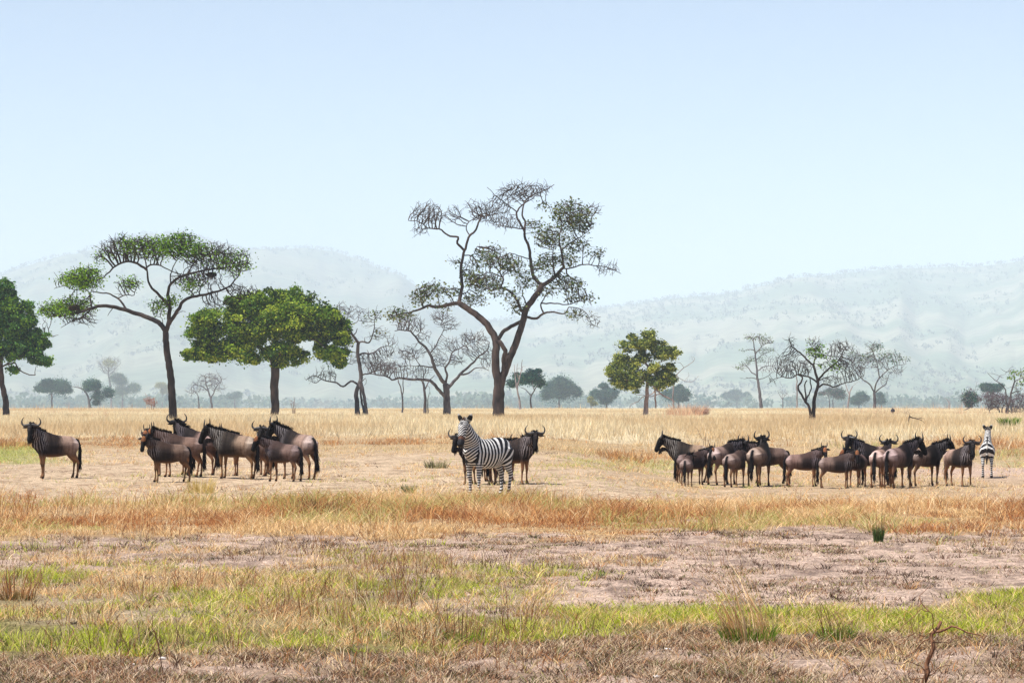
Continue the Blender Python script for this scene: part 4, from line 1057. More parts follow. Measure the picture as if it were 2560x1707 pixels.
    # right edge
    tree('bare_tree', 'crooked thin tree with yellow green leaves near the right edge, beside the grey bushes', K7, 330,
         [([(2092, 1055), (2090, 900), (2120, 780), (2160, 620), (2200, 480), (2190, 400)], 26, 8), ([(2085, 880), (2050, 750), (2020, 620), (1930, 510), (1850, 450), (1790, 400), (1740, 350)], 14, 3), ([(1880, 470), (1950, 390), (2050, 360)], 5, 2),
          ([(2160, 650), (2230, 640), (2300, 630), (2360, 600)], 10, 4), ([(2200, 490), (2280, 440), (2360, 400)], 8, 4), ([(2060, 1055), (2050, 980), (2070, 900)], 12, 10, 'g'), ([(2140, 1055), (2130, 950), (2110, 850)], 12, 10, 'g')],
         bare=[(1800, 400, 70, 60), (1920, 420, 70, 60), (2230, 560, 80, 90), (2320, 620, 60, 60)],
         leafy=[(2180, 320, 80, 60), (2190, 420, 80, 50), (2320, 330, 90, 70, 1.5), (2340, 500, 70, 70), (2450, 400, 90, 90)],
         bark=M_BARK_GREY, cols=G_LIME + G_YELLOW, leaf=0.27, ldens=16, lsig=0.25, step=0.34, adens=4, tip=0.018, seed=55)
    tree('round_tree', 'blue green tree behind the grey thorn bush near the right edge', K7, 980,
         [([(1830, 1000), (1830, 800), (1830, 620)], 12, 9)], solid=[(1780, 560, 110, 60), (1880, 560, 110, 60), (1740, 620, 80, 50), (1900, 610, 80, 40), (1820, 640, 80, 40)], bark=M_BARK_GREY, cols=G_HAZE_TEAL, leaf=0.37, step=0.8, seed=56, solid_n=62, solid_sub=0.34)
    tree('round_bush', 'teal and grey bush left of the grey thorn bush near the right edge', K7, 600,
         [([(1500, 1040), (1500, 900), (1490, 780)], 9, 6)], solid=[(1490, 700, 90, 80), (1420, 760, 80, 90), (1540, 770, 60, 80), (1450, 850, 90, 50)], bare=[(1560, 620, 80, 60)], bark=M_BARK_GREY, cols=G_HAZE_TEAL + G_GREY, leaf=0.30, step=0.7, seed=57, solid_n=37, solid_sub=0.34, cat='bush')
    tree('thorn_bush', 'wide grey purple leafless thorn bush at the foot of the crooked right edge tree', K7, 345,
         [([(1960, 1060), (1950, 960), (1900, 880), (1820, 800)], 12, 5), ([(1990, 1060), (2000, 950), (2060, 850), (2180, 780)], 12, 5, 'g'), ([(1780, 1050), (1770, 950), (1740, 850)], 9, 5, 'g'), ([(2200, 1060), (2220, 950), (2280, 850)], 9, 5, 'g'), ([(1920, 900), (1960, 800), (1980, 720)], 6, 3)],
         bare=[(1900, 740, 200, 80), (1720, 760, 110, 90), (2080, 780, 160, 90), (2270, 760, 110, 100), (1780, 870, 90, 80), (2200, 930, 110, 80), (2330, 900, 80, 110), (1900, 840, 140, 70)],
         solid=[(1900, 740, 170, 70), (1720, 760, 100, 80), (2080, 790, 150, 80), (2270, 770, 110, 90), (1800, 860, 80, 70), (2200, 920, 100, 80), (2330, 900, 80, 100), (1900, 850, 120, 60)], cols=G_GREY, leaf=0.15, solid_n=26, solid_sub=0.4,
         bark=mat_noise('bark_thorn', (0.07, 0.055, 0.07), (0.17, 0.13, 0.15), 2.0), step=0.3, adens=9, tip=0.016, seed=58, cat='bush', gnarl=0.2, flare=1)
    tree('fallen_log', 'bare grey leaning dead trunk in tall grass left of the grey thorn bush', K7, 400,
         [([(1318, 1060), (1345, 1000), (1380, 950), (1430, 930), (1490, 905)], 14, 6), ([(1340, 1010), (1400, 985), (1450, 940)], 7, 4)], bark=M_BARK_GREY, step=0.5, seed=59, cat='dead tree', flare=1)
    tree('bare_tree', 'faint pale forked dead trunk in the haze left of the leaning grey log', K7, 1260,
         [([(1125, 960), (1125, 850), (1100, 780), (1050, 740)], 13, 3), ([(1125, 850), (1135, 760)], 6, 3)], bark=M_BARK_PALE, step=1.0, seed=60)

    # far left, in haze
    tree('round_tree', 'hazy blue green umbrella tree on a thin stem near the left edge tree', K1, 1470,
         [([(405, 1400), (405, 1340), (402, 1290)], 7, 6)], solid=[(400, 1240, 90, 45), (340, 1280, 70, 45), (460, 1280, 70, 45), (400, 1290, 110, 35), (520, 1290, 40, 35)], bark=M_BARK_GREY, cols=G_HAZE_TEAL, leaf=0.60, step=1.0, seed=61, solid_n=59, solid_sub=0.34)
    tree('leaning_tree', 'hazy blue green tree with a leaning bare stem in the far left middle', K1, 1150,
         [([(712, 1445), (690, 1350), (640, 1290), (570, 1275)], 11, 3), ([(705, 1400), (740, 1340), (760, 1300)], 6, 4)], solid=[(740, 1290, 100, 65), (700, 1250, 70, 45), (770, 1350, 70, 55), (840, 1300, 60, 60), (750, 1400, 40, 30)], bare=[(600, 1270, 60, 20)], bark=M_BARK_GREY, cols=G_HAZE_TEAL, leaf=0.45, step=0.9, seed=62, solid_n=48, solid_sub=0.34)
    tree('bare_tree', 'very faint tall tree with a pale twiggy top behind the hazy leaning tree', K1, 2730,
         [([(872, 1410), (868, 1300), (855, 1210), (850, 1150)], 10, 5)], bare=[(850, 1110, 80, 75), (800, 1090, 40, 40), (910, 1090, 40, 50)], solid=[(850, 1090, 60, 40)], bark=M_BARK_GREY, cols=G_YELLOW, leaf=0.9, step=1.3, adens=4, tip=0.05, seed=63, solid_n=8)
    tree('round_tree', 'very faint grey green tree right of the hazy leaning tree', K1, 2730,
         [([(960, 1410), (958, 1330), (955, 1260)], 7, 5)], solid=[(950, 1240, 80, 60), (900, 1210, 50, 40), (1020, 1280, 70, 55), (930, 1300, 70, 50)], bark=M_BARK_GREY, cols=G_HAZE_TEAL + G_PALE, leaf=0.72, step=1.2, seed=64, solid_n=40, solid_sub=0.34)
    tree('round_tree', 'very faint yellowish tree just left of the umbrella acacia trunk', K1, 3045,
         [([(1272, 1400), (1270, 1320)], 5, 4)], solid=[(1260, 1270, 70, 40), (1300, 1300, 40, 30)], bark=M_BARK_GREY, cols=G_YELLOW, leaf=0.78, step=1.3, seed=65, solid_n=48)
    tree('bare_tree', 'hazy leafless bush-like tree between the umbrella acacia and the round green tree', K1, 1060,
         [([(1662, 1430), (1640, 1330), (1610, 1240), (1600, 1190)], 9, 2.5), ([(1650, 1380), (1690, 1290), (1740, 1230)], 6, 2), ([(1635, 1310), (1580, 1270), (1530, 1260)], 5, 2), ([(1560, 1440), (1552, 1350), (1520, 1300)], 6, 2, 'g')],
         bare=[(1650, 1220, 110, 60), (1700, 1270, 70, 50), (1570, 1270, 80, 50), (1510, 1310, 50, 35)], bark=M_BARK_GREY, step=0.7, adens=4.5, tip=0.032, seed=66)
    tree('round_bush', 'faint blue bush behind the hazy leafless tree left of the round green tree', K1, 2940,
         [([(1840, 1410), (1840, 1360)], 5, 4)], solid=[(1840, 1330, 60, 40), (1800, 1350, 40, 30)], bark=M_BARK_GREY, cols=G_HAZE_TEAL, leaf=0.78, step=1.3, seed=67, solid_n=40, solid_sub=0.34, cat='bush')
    tree('pink_bush', 'small pinkish dry bush left of the umbrella acacia trunk', K1, 420,
         [([(1185, 1445), (1182, 1410), (1165, 1380)], 4, 2), ([(1200, 1445), (1205, 1400)], 3, 2, 'g')], bare=[(1180, 1390, 50, 45)], solid=[(1180, 1390, 45, 35)], bark=mat_noise('bark_pinkbush', (0.3, 0.17, 0.15), (0.42, 0.27, 0.22), 2), cols=[(0.40, 0.24, 0.2), (0.32, 0.19, 0.16)], leaf=0.25, step=0.4, adens=5, seed=68, solid_n=16, cat='bush')


build_trees()
# ------------------------------------------------------------------ animals
def loft(points, rl, rp, k=14):
    """tube in a plane parallel to XZ: rl lateral (Y) radius, rp radius in the plane"""
    P = np.asarray(points, float); rl = np.asarray(rl, float); rp = np.asarray(rp, float)
    t = np.linspace(0, 1, len(P)); tt = np.linspace(0, 1, (len(P) - 1) * 4 + 1)
    E = catmull(np.column_stack([P, rl, rp]), 1e9) if len(P) < 2 else None
    Q = np.column_stack([P, rl, rp])
    Ex = np.vstack([2 * Q[0] - Q[1], Q, 2 * Q[-1] - Q[-2]])
    out = []
    for i in range(1, len(Q)):
        p0, p1, p2, p3 = Ex[i - 1], Ex[i], Ex[i + 1], Ex[i + 2]
        for s in (0, .25, .5, .75):
            out.append(0.5 * (2 * p1 + (p2 - p0) * s + (2 * p0 - 5 * p1 + 4 * p2 - p3) * s * s + (3 * p1 - p0 - 3 * p2 + p3) * s ** 3))
    out.append(Q[-1]); Q = np.array(out)
    P, rl, rp = Q[:, :3], np.maximum(Q[:, 3], 0.004), np.maximum(Q[:, 4], 0.004)
    T = np.gradient(P, axis=0); T[:, 1] = 0; T /= np.linalg.norm(T, axis=1)[:, None] + 1e-9
    Nn = np.stack([-T[:, 2], 0 * T[:, 0], T[:, 0]], -1)
    a = np.arange(k) / k * 2 * np.pi
    ring = P[:, None] + rl[:, None, None] * np.cos(a)[None, :, None] * np.array((0, 1, 0)) + (rp[:, None] * np.sin(a))[..., None] * Nn[:, None]
    m = len(P)
    V = np.vstack([ring.reshape(-1, 3), P[0] - T[0] * rp[0] * 0.4, P[-1] + T[-1] * rp[-1] * 0.4])
    i = np.arange(m - 1)[:, None] * k; j = np.arange(k)[None]; j2 = (j + 1) % k
    F = np.stack([i + j, i + j2, i + k + j2, i + k + j], -1).reshape(-1, 4)
    c0, c1 = m * k, m * k + 1
    j = np.arange(k)
    T3 = np.vstack([np.stack([np.full(k, c0), (j + 1) % k, j], -1), np.stack([np.full(k, c1), (m - 1) * k + j, (m - 1) * k + (j + 1) % k], -1)])
    return V, F, T3


def fuse(lofts, voxel, smooth_it=6):
    """union of closed tubes as ONE continuous skin (voxel remesh, then relaxed)"""
    VV = []; FF = []; TT = []; off = 0
    for V, F, T in lofts:
        VV.append(V); FF.append(F + off); TT.append(T + off); off += len(V)
    o = mesh_obj('tmp', np.concatenate(VV), [np.concatenate(FF), np.concatenate(TT)], None)
    md = o.modifiers.new('r', 'REMESH'); md.mode = 'VOXEL'; md.voxel_size = voxel
    sm = o.modifiers.new('s', 'SMOOTH'); sm.factor = 0.5; sm.iterations = smooth_it
    dg = bpy.context.evaluated_depsgraph_get()
    me = bpy.data.meshes.new_from_object(o.evaluated_get(dg))
    n = len(me.vertices); V = np.empty(n * 3, np.float32); me.vertices.foreach_get('co', V)
    Q = np.empty(len(me.loops), np.int32); me.loops.foreach_get('vertex_index', Q)
    tot = np.empty(len(me.polygons), np.int32); me.polygons.foreach_get('loop_total', tot)
    st = np.empty(len(me.polygons), np.int32); me.polygons.foreach_get('loop_start', st)
    F4 = Q[st[tot == 4][:, None] + np.arange(4)]
    F3 = Q[st[tot == 3][:, None] + np.arange(3)]
    bpy.data.objects.remove(o)
    bpy.data.meshes.remove(me)
    return V.reshape(-1, 3).astype(float), [f for f in (F4, F3) if len(f)]


def torso(secs, k=20):
    s = np.array(secs, float)
    xs = np.linspace(s[0, 0], s[-1, 0], 40)
    from_ = [np.interp(xs, s[:, 0], s[:, q]) for q in (1, 2, 3)]
    ker = np.array([1, 2, 3, 2, 1]) / 9.0
    top, bot, w = [np.convolve(np.pad(v, 2, mode='edge'), ker, 'valid') for v in from_]
    P = np.stack([xs, 0 * xs, (top + bot) / 2], -1)
    V, F, T = loft(P[::3], w[::3], ((top - bot) / 2)[::3], k)
    # a little narrower toward the back line, fuller at the belly
    mid = np.interp(V[:, 0], xs, (top + bot) / 2); hh = np.interp(V[:, 0], xs, (top - bot) / 2)
    q = np.clip((V[:, 2] - mid) / np.maximum(hh, 1e-3), -1, 1)
    V[:, 1] *= 1 - 0.16 * np.clip(q, 0, 1) + 0.06 * np.clip(-q, 0, 1)
    return V, F, T


def ellipsoid(c, d, length, w, t, n=8, k=10, up=(0, 0, 1)):
    """leaf-like ellipsoid from c along d"""
    d = np.array(d, float); d /= np.linalg.norm(d)
    u = np.cross(d, up); u /= np.linalg.norm(u) + 1e-9
    v = np.cross(u, d)
    V = []; 
    for i in range(n + 1):
        s = i / n
        r = math.sin(math.pi * min(max(s, 0.03), 0.985)) ** 0.6 * (1.15 - 0.5 * s)
        for j in range(k):
            a = j / k * 2 * math.pi
            V.append(np.array(c) + d * length * s + u * math.cos(a) * w * r + v * math.sin(a) * t * r)
    V = np.array(V)
    i = np.arange(n)[:, None] * k; j = np.arange(k)[None]; j2 = (j + 1) % k
    F = np.stack([i + j, i + j2, i + k + j2, i + k + j], -1).reshape(-1, 4)
    return V, [F]


def hair(bases, dirs, lens, w, rg, tone, back=0.0):
    """many tapering locks as one mesh; returns V, F, colours"""
    n = len(bases)
    d = dirs + rg.normal(size=(n, 3)) * 0.16
    d /= np.linalg.norm(d, axis=1)[:, None]
    sd = rg.normal(size=(n, 3)); sd -= d * (sd * d).sum(1)[:, None]; sd /= np.linalg.norm(sd, axis=1)[:, None]
    V = np.stack([bases - sd * w, bases + sd * w, bases + d * (lens * 0.55)[:, None] + sd * w * 0.8, bases + d * (lens * 0.55)[:, None] - sd * w * 0.8, bases + d * lens[:, None]], 1).reshape(-1, 3)
    i = np.arange(n)[:, None] * 5
    F = [i + np.array([[0, 1, 2, 3]]), i + np.array([[3, 2, 4]])]
    c = np.array(tone)[rg.integers(0, len(tone), n)]
    return V, F, np.repeat(c, 5, 0)


def seg_d(P, a, b):
    a = np.array(a, float); b = np.array(b, float)
    t = np.clip(((P - a) @ (b - a)) / ((b - a) @ (b - a)), 0, 1)
    return np.linalg.norm(P - (a + t[:, None] * (b - a)), axis=1)


class Species:
    pass


def leg_lofts(fr, hd, yf, yh):
    out = []
    for s in (1, -1):
        for pts, y in ((fr, yf), (hd, yh)):
            p = np.array(pts, float)
            out.append(loft(np.column_stack([p[:, 0], np.full(len(p), s * y) * np.where(p[:, 1] > 0.9, 0.8, 1.0), p[:, 1]]), p[:, 2], p[:, 3], 12))
    return out


def make_wildebeest():
    S = Species()
    rg = np.random.default_rng(77)
    parts = [torso([(-0.66, 1.02, 0.84, 0.07), (-0.60, 1.12, 0.72, 0.19), (-0.48, 1.175, 0.66, 0.25), (-0.30, 1.19, 0.645, 0.265), (-0.05, 1.20, 0.595, 0.28), (0.20, 1.25, 0.575, 0.27),
                    (0.40, 1.32, 0.60, 0.215), (0.55, 1.32, 0.67, 0.18), (0.68, 1.24, 0.78, 0.14), (0.78, 1.14, 0.88, 0.08)]),
             loft([(0.45, 0, 1.10), (0.65, 0, 1.20), (0.82, 0, 1.32), (0.93, 0, 1.43)], [0.15, 0.125, 0.10, 0.085], [0.24, 0.20, 0.155, 0.12]),
             loft([(0.90, 0, 1.47), (0.99, 0, 1.42), (1.05, 0, 1.33), (1.11, 0, 1.21), (1.16, 0, 1.10), (1.19, 0, 1.04)], [0.075, 0.095, 0.088, 0.07, 0.075, 0.065], [0.09, 0.115, 0.115, 0.095, 0.085, 0.06])]
    fr = [(0.46, 0.97, 0.10, 0.15), (0.47, 0.74, 0.075, 0.10), (0.47, 0.52, 0.050, 0.056), (0.475, 0.42, 0.044, 0.050), (0.465, 0.34, 0.031, 0.035), (0.46, 0.17, 0.028, 0.030), (0.465, 0.095, 0.036, 0.040), (0.485, 0.04, 0.038, 0.046), (0.495, 0.0, 0.044, 0.058)]
    hd = [(-0.46, 1.00, 0.14, 0.20), (-0.44, 0.80, 0.115, 0.18), (-0.47, 0.65, 0.07, 0.11), (-0.565, 0.50, 0.045, 0.058), (-0.60, 0.43, 0.040, 0.052), (-0.585, 0.33, 0.031, 0.036), (-0.57, 0.17, 0.028, 0.031), (-0.56, 0.095, 0.036, 0.040), (-0.54, 0.04, 0.038, 0.046), (-0.53, 0.0, 0.044, 0.058)]
    parts += leg_lofts(fr, hd, 0.14, 0.135)
    V, F = fuse(parts, 0.017)
    V[:, 2] -= V[:, 2].min()
    S.xs = 0.90
    x, y, z = V.T
    S.bones = dict(torso=((-0.6, 0, 0.92), (0.52, 0, 0.97), 0.27), neck=((0.62, 0, 1.14), (0.88, 0, 1.37), 0.15), head=((0.97, 0, 1.44), (1.19, 0, 1.05), 0.10))
    S.pivot1 = np.array((0.52, 0, 1.12)); S.pivot2 = np.array((0.93, 0, 1.42))
    S.legz = 0.72
    # coat, with overhead sun on back and rump painted into the colour
    dh = seg_d(V, *S.bones['head'][:2]); hm = 1 - sstep(0.11, 0.17, dh)
    neckm = sstep(0.30, 0.55, x) * sstep(0.72, 0.95, z) * (1 - hm)
    legm = 1 - sstep(0.52, 0.74, z)
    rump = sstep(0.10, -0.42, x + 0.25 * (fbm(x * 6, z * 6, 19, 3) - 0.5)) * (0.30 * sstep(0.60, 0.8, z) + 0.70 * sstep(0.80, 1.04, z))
    belly = 1 - sstep(0.64, 0.86, z)
    nz = fbm(x * 9, z * 7 + y * 5, 4, 4)
    br = 0.5 + 0.5 * np.sin(x * 95 - z * 20 + 14 * fbm(x * 4, z * 2, 8))
    grey = np.array((0.023, 0.0145, 0.012)); dark = np.array((0.014, 0.011, 0.012)); pale_sunlit = np.array((0.58, 0.445, 0.40)); tan = np.array((0.22, 0.11, 0.055)); black = np.array((0.005, 0.0045, 0.005)); silver = np.array((0.30, 0.265, 0.28))
    streak = fbm(x * 17 + y * 4, z * 2.4 + 3, 41, 4)
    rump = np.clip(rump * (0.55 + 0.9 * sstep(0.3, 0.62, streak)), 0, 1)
    c = np.ones((len(V), 1)) * grey * (0.35 + 1.3 * sstep(0.25, 0.75, streak)[:, None])
    def mixin(c, col, w): return c * (1 - w[:, None]) + col * w[:, None]
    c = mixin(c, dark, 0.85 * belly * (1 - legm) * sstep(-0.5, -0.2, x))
    c = mixin(c, dark, 0.55 * sstep(-0.25, 0.05, x) * (1 - sstep(0.35, 0.5, x)) * (1 - sstep(1.0, 1.2, z)) * (1 - legm))  # flank darkened below the sunlit back, shading put in the colour
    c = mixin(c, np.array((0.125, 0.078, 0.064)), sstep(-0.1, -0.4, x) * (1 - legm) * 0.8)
    c = mixin(c, pale_sunlit * np.array((0.50, 0.43, 0.38)), np.clip(rump * (0.55 + 0.6 * nz), 0, 1))  # pale rump, upper part whitened as by high sun
    c = mixin(c, pale_sunlit, sstep(-0.40, -0.58, x) * sstep(0.78, 0.98, z) * 0.8)  # rear of the rump whiter still, sun painted in
    c = mixin(c, silver, 0.75 * neckm * sstep(0.62, 0.95, br))
    c = mixin(c, dark, 0.85 * np.clip(neckm + 0.55 * sstep(-0.1, 0.3, x), 0, 1) * sstep(0.5, 0.15, br) * sstep(0.7, 0.85, z))
    c = mixin(c, tan * 0.95, legm * (0.9 + 0.2 * nz))
    c = mixin(c, dark, legm * sstep(0.46, 0.36, z) * sstep(0.30, 0.38, z) * 0.6)
    c = mixin(c, black, sstep(0.085, 0.05, z))
    inner = (1 - sstep(0.03, 0.10, np.abs(y))) * sstep(-0.5, -0.62, x) * sstep(0.7, 0.8, z)
    c = mixin(c, dark, 0.6 * inner)
    face = hm * sstep(-0.25, 0.05, (x - 0.97) * 0.85 - (1.44 - z) * 0.45 + 0.02)
    cheek = hm * (1 - face)
    c = mixin(c, np.array((0.04, 0.027, 0.024)), cheek)
    c = mixin(c, black * 1.3, face)
    c = mixin(c, black, hm * sstep(1.12, 1.06, z))
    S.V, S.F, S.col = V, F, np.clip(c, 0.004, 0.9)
    fore = hm * sstep(1.36, 1.41, z) * sstep(0.99, 1.03, x)
    cj = mixin(S.col, np.array((0.070, 0.040, 0.032)), 0.55 * (1 - hm) * (1 - legm) * (1 - 0.85 * sstep(-0.32, -0.12, x) * (1 - sstep(0.98, 1.14, z))))  # young backs paler than flanks, sun from above painted in
    S.col_young = np.clip(mixin(cj, np.array((0.22, 0.085, 0.035)), fore), 0.004, 0.9)
    sh = sstep(0.0, 0.35, x) * (1 - legm)
    S.col_bull = np.clip(mixin(S.col, dark * 0.6, 0.72 * sh * (1 - hm) * (1 - 0.75 * neckm * sstep(0.62, 0.95, br))), 0.004, 0.9)
    # attached parts, in the same rest pose
    def horn(s, big):
        if big:
            P = [(0.985, 0.03, 1.515), (0.985, 0.12, 1.505), (0.985, 0.21, 1.50), (0.975, 0.275, 1.54), (0.965, 0.295, 1.61), (0.96, 0.27, 1.68), (0.96, 0.215, 1.745)]
            r = [0.058, 0.050, 0.036, 0.028, 0.022, 0.015, 0.004]
        else:
            P = [(0.97, 0.05, 1.50), (0.96, 0.085, 1.56), (0.95, 0.12, 1.62), (0.955, 0.125, 1.69), (0.965, 0.105, 1.745)]
            r = [0.032, 0.027, 0.021, 0.014, 0.003]
        q = catmull(np.column_stack([np.array(P) * (1, s, 1), r]), 0.02)
        return tube_mesh([(q[:, :3], np.maximum(q[:, 3], 0.003))], kmin=8, kmax=8)
    t = np.linspace(0, 1, 15)
    crest = np.array([(0.98, 0, 1.54), (0.90, 0, 1.545), (0.80, 0, 1.48), (0.66, 0, 1.41), (0.52, 0, 1.365), (0.36, 0, 1.32)])
    ct = np.linspace(0, 1, len(crest))
    b = np.stack([np.interp(rg.uniform(0, 1, 420), ct, crest[:, q]) for q in range(3)], -1)
    u = rg.uniform(0, 1, 420)
    b = np.stack([np.interp(u, ct, crest[:, q]) for q in range(3)], -1); b[:, 1] += rg.normal(0, 0.022, 420); b[:, 2] -= 0.025
    mane_h = hair(b, np.array((-0.25, 0, 1.0)) + np.stack([0 * u, np.sign(b[:, 1]) * 0.5, 0 * u], -1), rg.uniform(0.06, 0.13, 420), 0.010, rg, [(0.010, 0.009, 0.010), (0.018, 0.015, 0.016)])
    tb = tube_mesh([(np.column_stack([np.interp(t, ct, crest[:, q]) for q in range(3)]) - (0, 0, 0.02), np.full(15, 0.036))], kmin=6, kmax=6)
    bl = np.array([(1.07, 0, 1.12), (0.98, 0, 1.20), (0.88, 0, 1.17), (0.78, 0, 1.05), (0.72, 0, 0.94)])
    u = rg.uniform(0, 1, 360); bt = np.linspace(0, 1, len(bl))
    b = np.stack([np.interp(u, bt, bl[:, q]) for q in range(3)], -1); b[:, 1] += rg.normal(0, 0.02, 360)
    beard = hair(b, np.tile((0.0, 0, -1.0), (360, 1)), rg.uniform(0.10, 0.22, 360) * (1.1 - 0.5 * u), 0.010, rg, [(0.012, 0.010, 0.011), (0.022, 0.018, 0.018), (0.05, 0.04, 0.04)])
    tp = np.array([(-0.60, 0, 1.10), (-0.68, 0, 1.06), (-0.725, 0, 0.92), (-0.735, 0, 0.72), (-0.73, 0, 0.52), (-0.725, 0, 0.36)])
    tq = catmull(np.column_stack([tp, [0.04, 0.036, 0.034, 0.050, 0.055, 0.012]]), 0.06)
    tt = tube_mesh([(tq[:, :3], tq[:, 3])], kmin=8, kmax=8)
    u = rg.uniform(0.35, 1, 260); tx = np.linspace(0, 1, len(tp))
    b = np.stack([np.interp(u, tx, tp[:, q]) for q in range(3)], -1) + rg.normal(0, 0.022, (260, 3))
    th = hair(b, np.tile((-0.05, 0, -1.0), (260, 1)), rg.uniform(0.12, 0.26, 260), 0.010, rg, [(0.008, 0.007, 0.008), (0.015, 0.012, 0.012)])
    BLK = np.array((0.010, 0.009, 0.010))
    def cat_(A, B, ca):
        return (np.vstack([A[0], B[0]]), [*(f for f in A[1]), *(f + len(A[0]) for f in B[1])], np.vstack([np.tile(ca, (len(A[0]), 1)), B[2]]))
    S.parts = {}
    S.parts['mane'] = [(*cat_(tb, mane_h, BLK), 'auto')]
    S.parts['beard'] = [(*beard, 'auto')]
    S.parts['tail'] = [(*cat_(tt, th, BLK), 'torso')]
    S.parts['horn'] = [(*horn(s, True), None, 'head') for s in (1, -1)]
    S.parts['young_horn'] = [(*horn(s, False), None, 'head') for s in (1, -1)]
    S.parts['ear'] = []
    for s in (1, -1):
        Ve, Fe = ellipsoid((0.915, s * 0.075, 1.475), (-0.10, s * 1.0, -0.16), 0.22, 0.046, 0.02, up=(1, 0, 0.3))
        S.parts['ear'].append((Ve, Fe, np.tile((0.022, 0.018, 0.018), (len(Ve), 1)), 'head'))
    S.parts['eye'] = [(*ellipsoid((1.045, s * 0.075, 1.385), (0.25, s * 1.0, 0), 0.035, 0.022, 0.022), None, 'head') for s in (1, -1)]
    return S


def make_zebra():
    S = Species()
    rg = np.random.default_rng(78)
    parts = [torso([(-0.70, 1.08, 0.90, 0.08), (-0.63, 1.20, 0.76, 0.18), (-0.50, 1.29, 0.69, 0.235), (-0.30, 1.31, 0.65, 0.262), (-0.05, 1.27, 0.60, 0.285), (0.20, 1.265, 0.60, 0.28), (0.40, 1.31, 0.64, 0.24), (0.55, 1.29, 0.72, 0.20), (0.66, 1.20, 0.80, 0.15), (0.74, 1.08, 0.90, 0.09)]),
             loft([(0.42, 0, 1.05), (0.60, 0, 1.25), (0.74, 0, 1.45), (0.83, 0, 1.60)], [0.19, 0.15, 0.12, 0.098], [0.28, 0.24, 0.195, 0.145]),
             loft([(0.80, 0, 1.64), (0.93, 0, 1.60), (1.03, 0, 1.50), (1.14, 0, 1.38), (1.22, 0, 1.29), (1.27, 0, 1.24)], [0.092, 0.112, 0.098, 0.076, 0.078, 0.06], [0.10, 0.142, 0.126, 0.096, 0.082, 0.055])]
    fr = [(0.46, 0.98, 0.11, 0.16), (0.47, 0.76, 0.082, 0.11), (0.47, 0.55, 0.056, 0.064), (0.475, 0.44, 0.050, 0.056), (0.465, 0.36, 0.037, 0.042), (0.46, 0.18, 0.034, 0.037), (0.465, 0.11, 0.043, 0.046), (0.485, 0.05, 0.044, 0.052), (0.495, 0.0, 0.056, 0.068)]
    hd = [(-0.46, 1.05, 0.14, 0.22), (-0.43, 0.84, 0.12, 0.19), (-0.47, 0.68, 0.082, 0.12), (-0.565, 0.53, 0.053, 0.068), (-0.60, 0.45, 0.046, 0.060), (-0.585, 0.35, 0.037, 0.043), (-0.57, 0.18, 0.034, 0.037), (-0.56, 0.11, 0.043, 0.046), (-0.54, 0.05, 0.044, 0.052), (-0.53, 0.0, 0.056, 0.068)]
    parts += leg_lofts(fr, hd, 0.15, 0.15)
    V, F = fuse(parts, 0.0125)
    V[:, 2] -= V[:, 2].min()
    x, y, z = V.T
    S.bones = dict(torso=((-0.6, 0, 0.95), (0.50, 0, 0.97), 0.29), neck=((0.55, 0, 1.18), (0.80, 0, 1.55), 0.16), head=((0.88, 0, 1.62), (1.25, 0, 1.26), 0.10))
    S.pivot1 = np.array((0.50, 0, 1.12)); S.pivot2 = np.array((0.82, 0, 1.59))
    S.legz = 0.74
    # stripes: one signal per region of the coat, blended where regions meet
    px_, pz_ = -0.02, 0.56
    wob = 0.9 * (fbm(x * 4, z * 4 + 7, 12, 3) - 0.5)
    tor = 2 * np.pi * (x + 0.10 * (z - 0.9)) / 0.098 + wob
    a = np.arctan2(-(x - px_), np.maximum(z - pz_, -0.1) + 1e-6)
    fan = -2 * np.pi * a / 0.24 + wob
    hleg = 2 * np.pi * (z + 0.35 * (x + 0.5)) / 0.066 + wob
    fleg = 2 * np.pi * z / 0.056 + wob
    ax = np.array((0.33, 0, 0.48)); ax /= np.linalg.norm(ax)
    nk = 2 * np.pi * ((x - 0.5) * ax[0] + (z - 1.1) * ax[2] + 0.10 * np.abs(y) - 0.45 * np.abs(y) * (1 - sstep(1.0, 1.3, z))) / 0.070 + wob
    chest = 2 * np.pi * (z - 0.55 * np.abs(y)) / 0.075 + wob
    hax = np.array((0.37, 0, -0.36)); hax /= np.linalg.norm(hax)
    hs = (x - 0.85) * hax[0] + (z - 1.63) * hax[2]
    ang = np.arctan2(np.abs(y), ((x - 0.85) * -hax[2] + (z - 1.63) * hax[0]) + 0.14)
    hd_s = 2 * np.pi * (np.abs(y) / 0.036 + hs * 19)
    dh = seg_d(V, *S.bones['head'][:2]); hm = (1 - sstep(0.155, 0.20, dh)) * sstep(0.80, 0.88, x + 0.3 * (z - 1.6))
    w_leg_f = (1 - sstep(0.62, 0.86, z)) * sstep(0.22, 0.36, x)
    w_leg_h = (1 - sstep(0.60, 0.80, z)) * sstep(-0.18, -0.34, x)
    w_fan = sstep(0.06, -0.10, x)
    w_neck = sstep(0.46, 0.58, x + 0.30 * (z - 1.1)) * sstep(0.76, 0.90, z)
    w_chest = sstep(0.56, 0.66, x) * (1 - sstep(1.05, 1.25, z))
    s = np.sin(tor) * (1 - w_fan) + np.sin(fan) * w_fan
    s = s * (1 - w_neck) + np.sin(nk) * w_neck
    s = s * (1 - w_leg_f) + np.sin(fleg) * w_leg_f
    s = s * (1 - w_leg_h) + np.sin(hleg) * w_leg_h
    s = s * (1 - hm) + np.sin(hd_s) * hm
    bias = -0.16 - 0.22 * sstep(-0.15, -0.4, x) * sstep(0.7, 0.9, z)
    s = s + bias
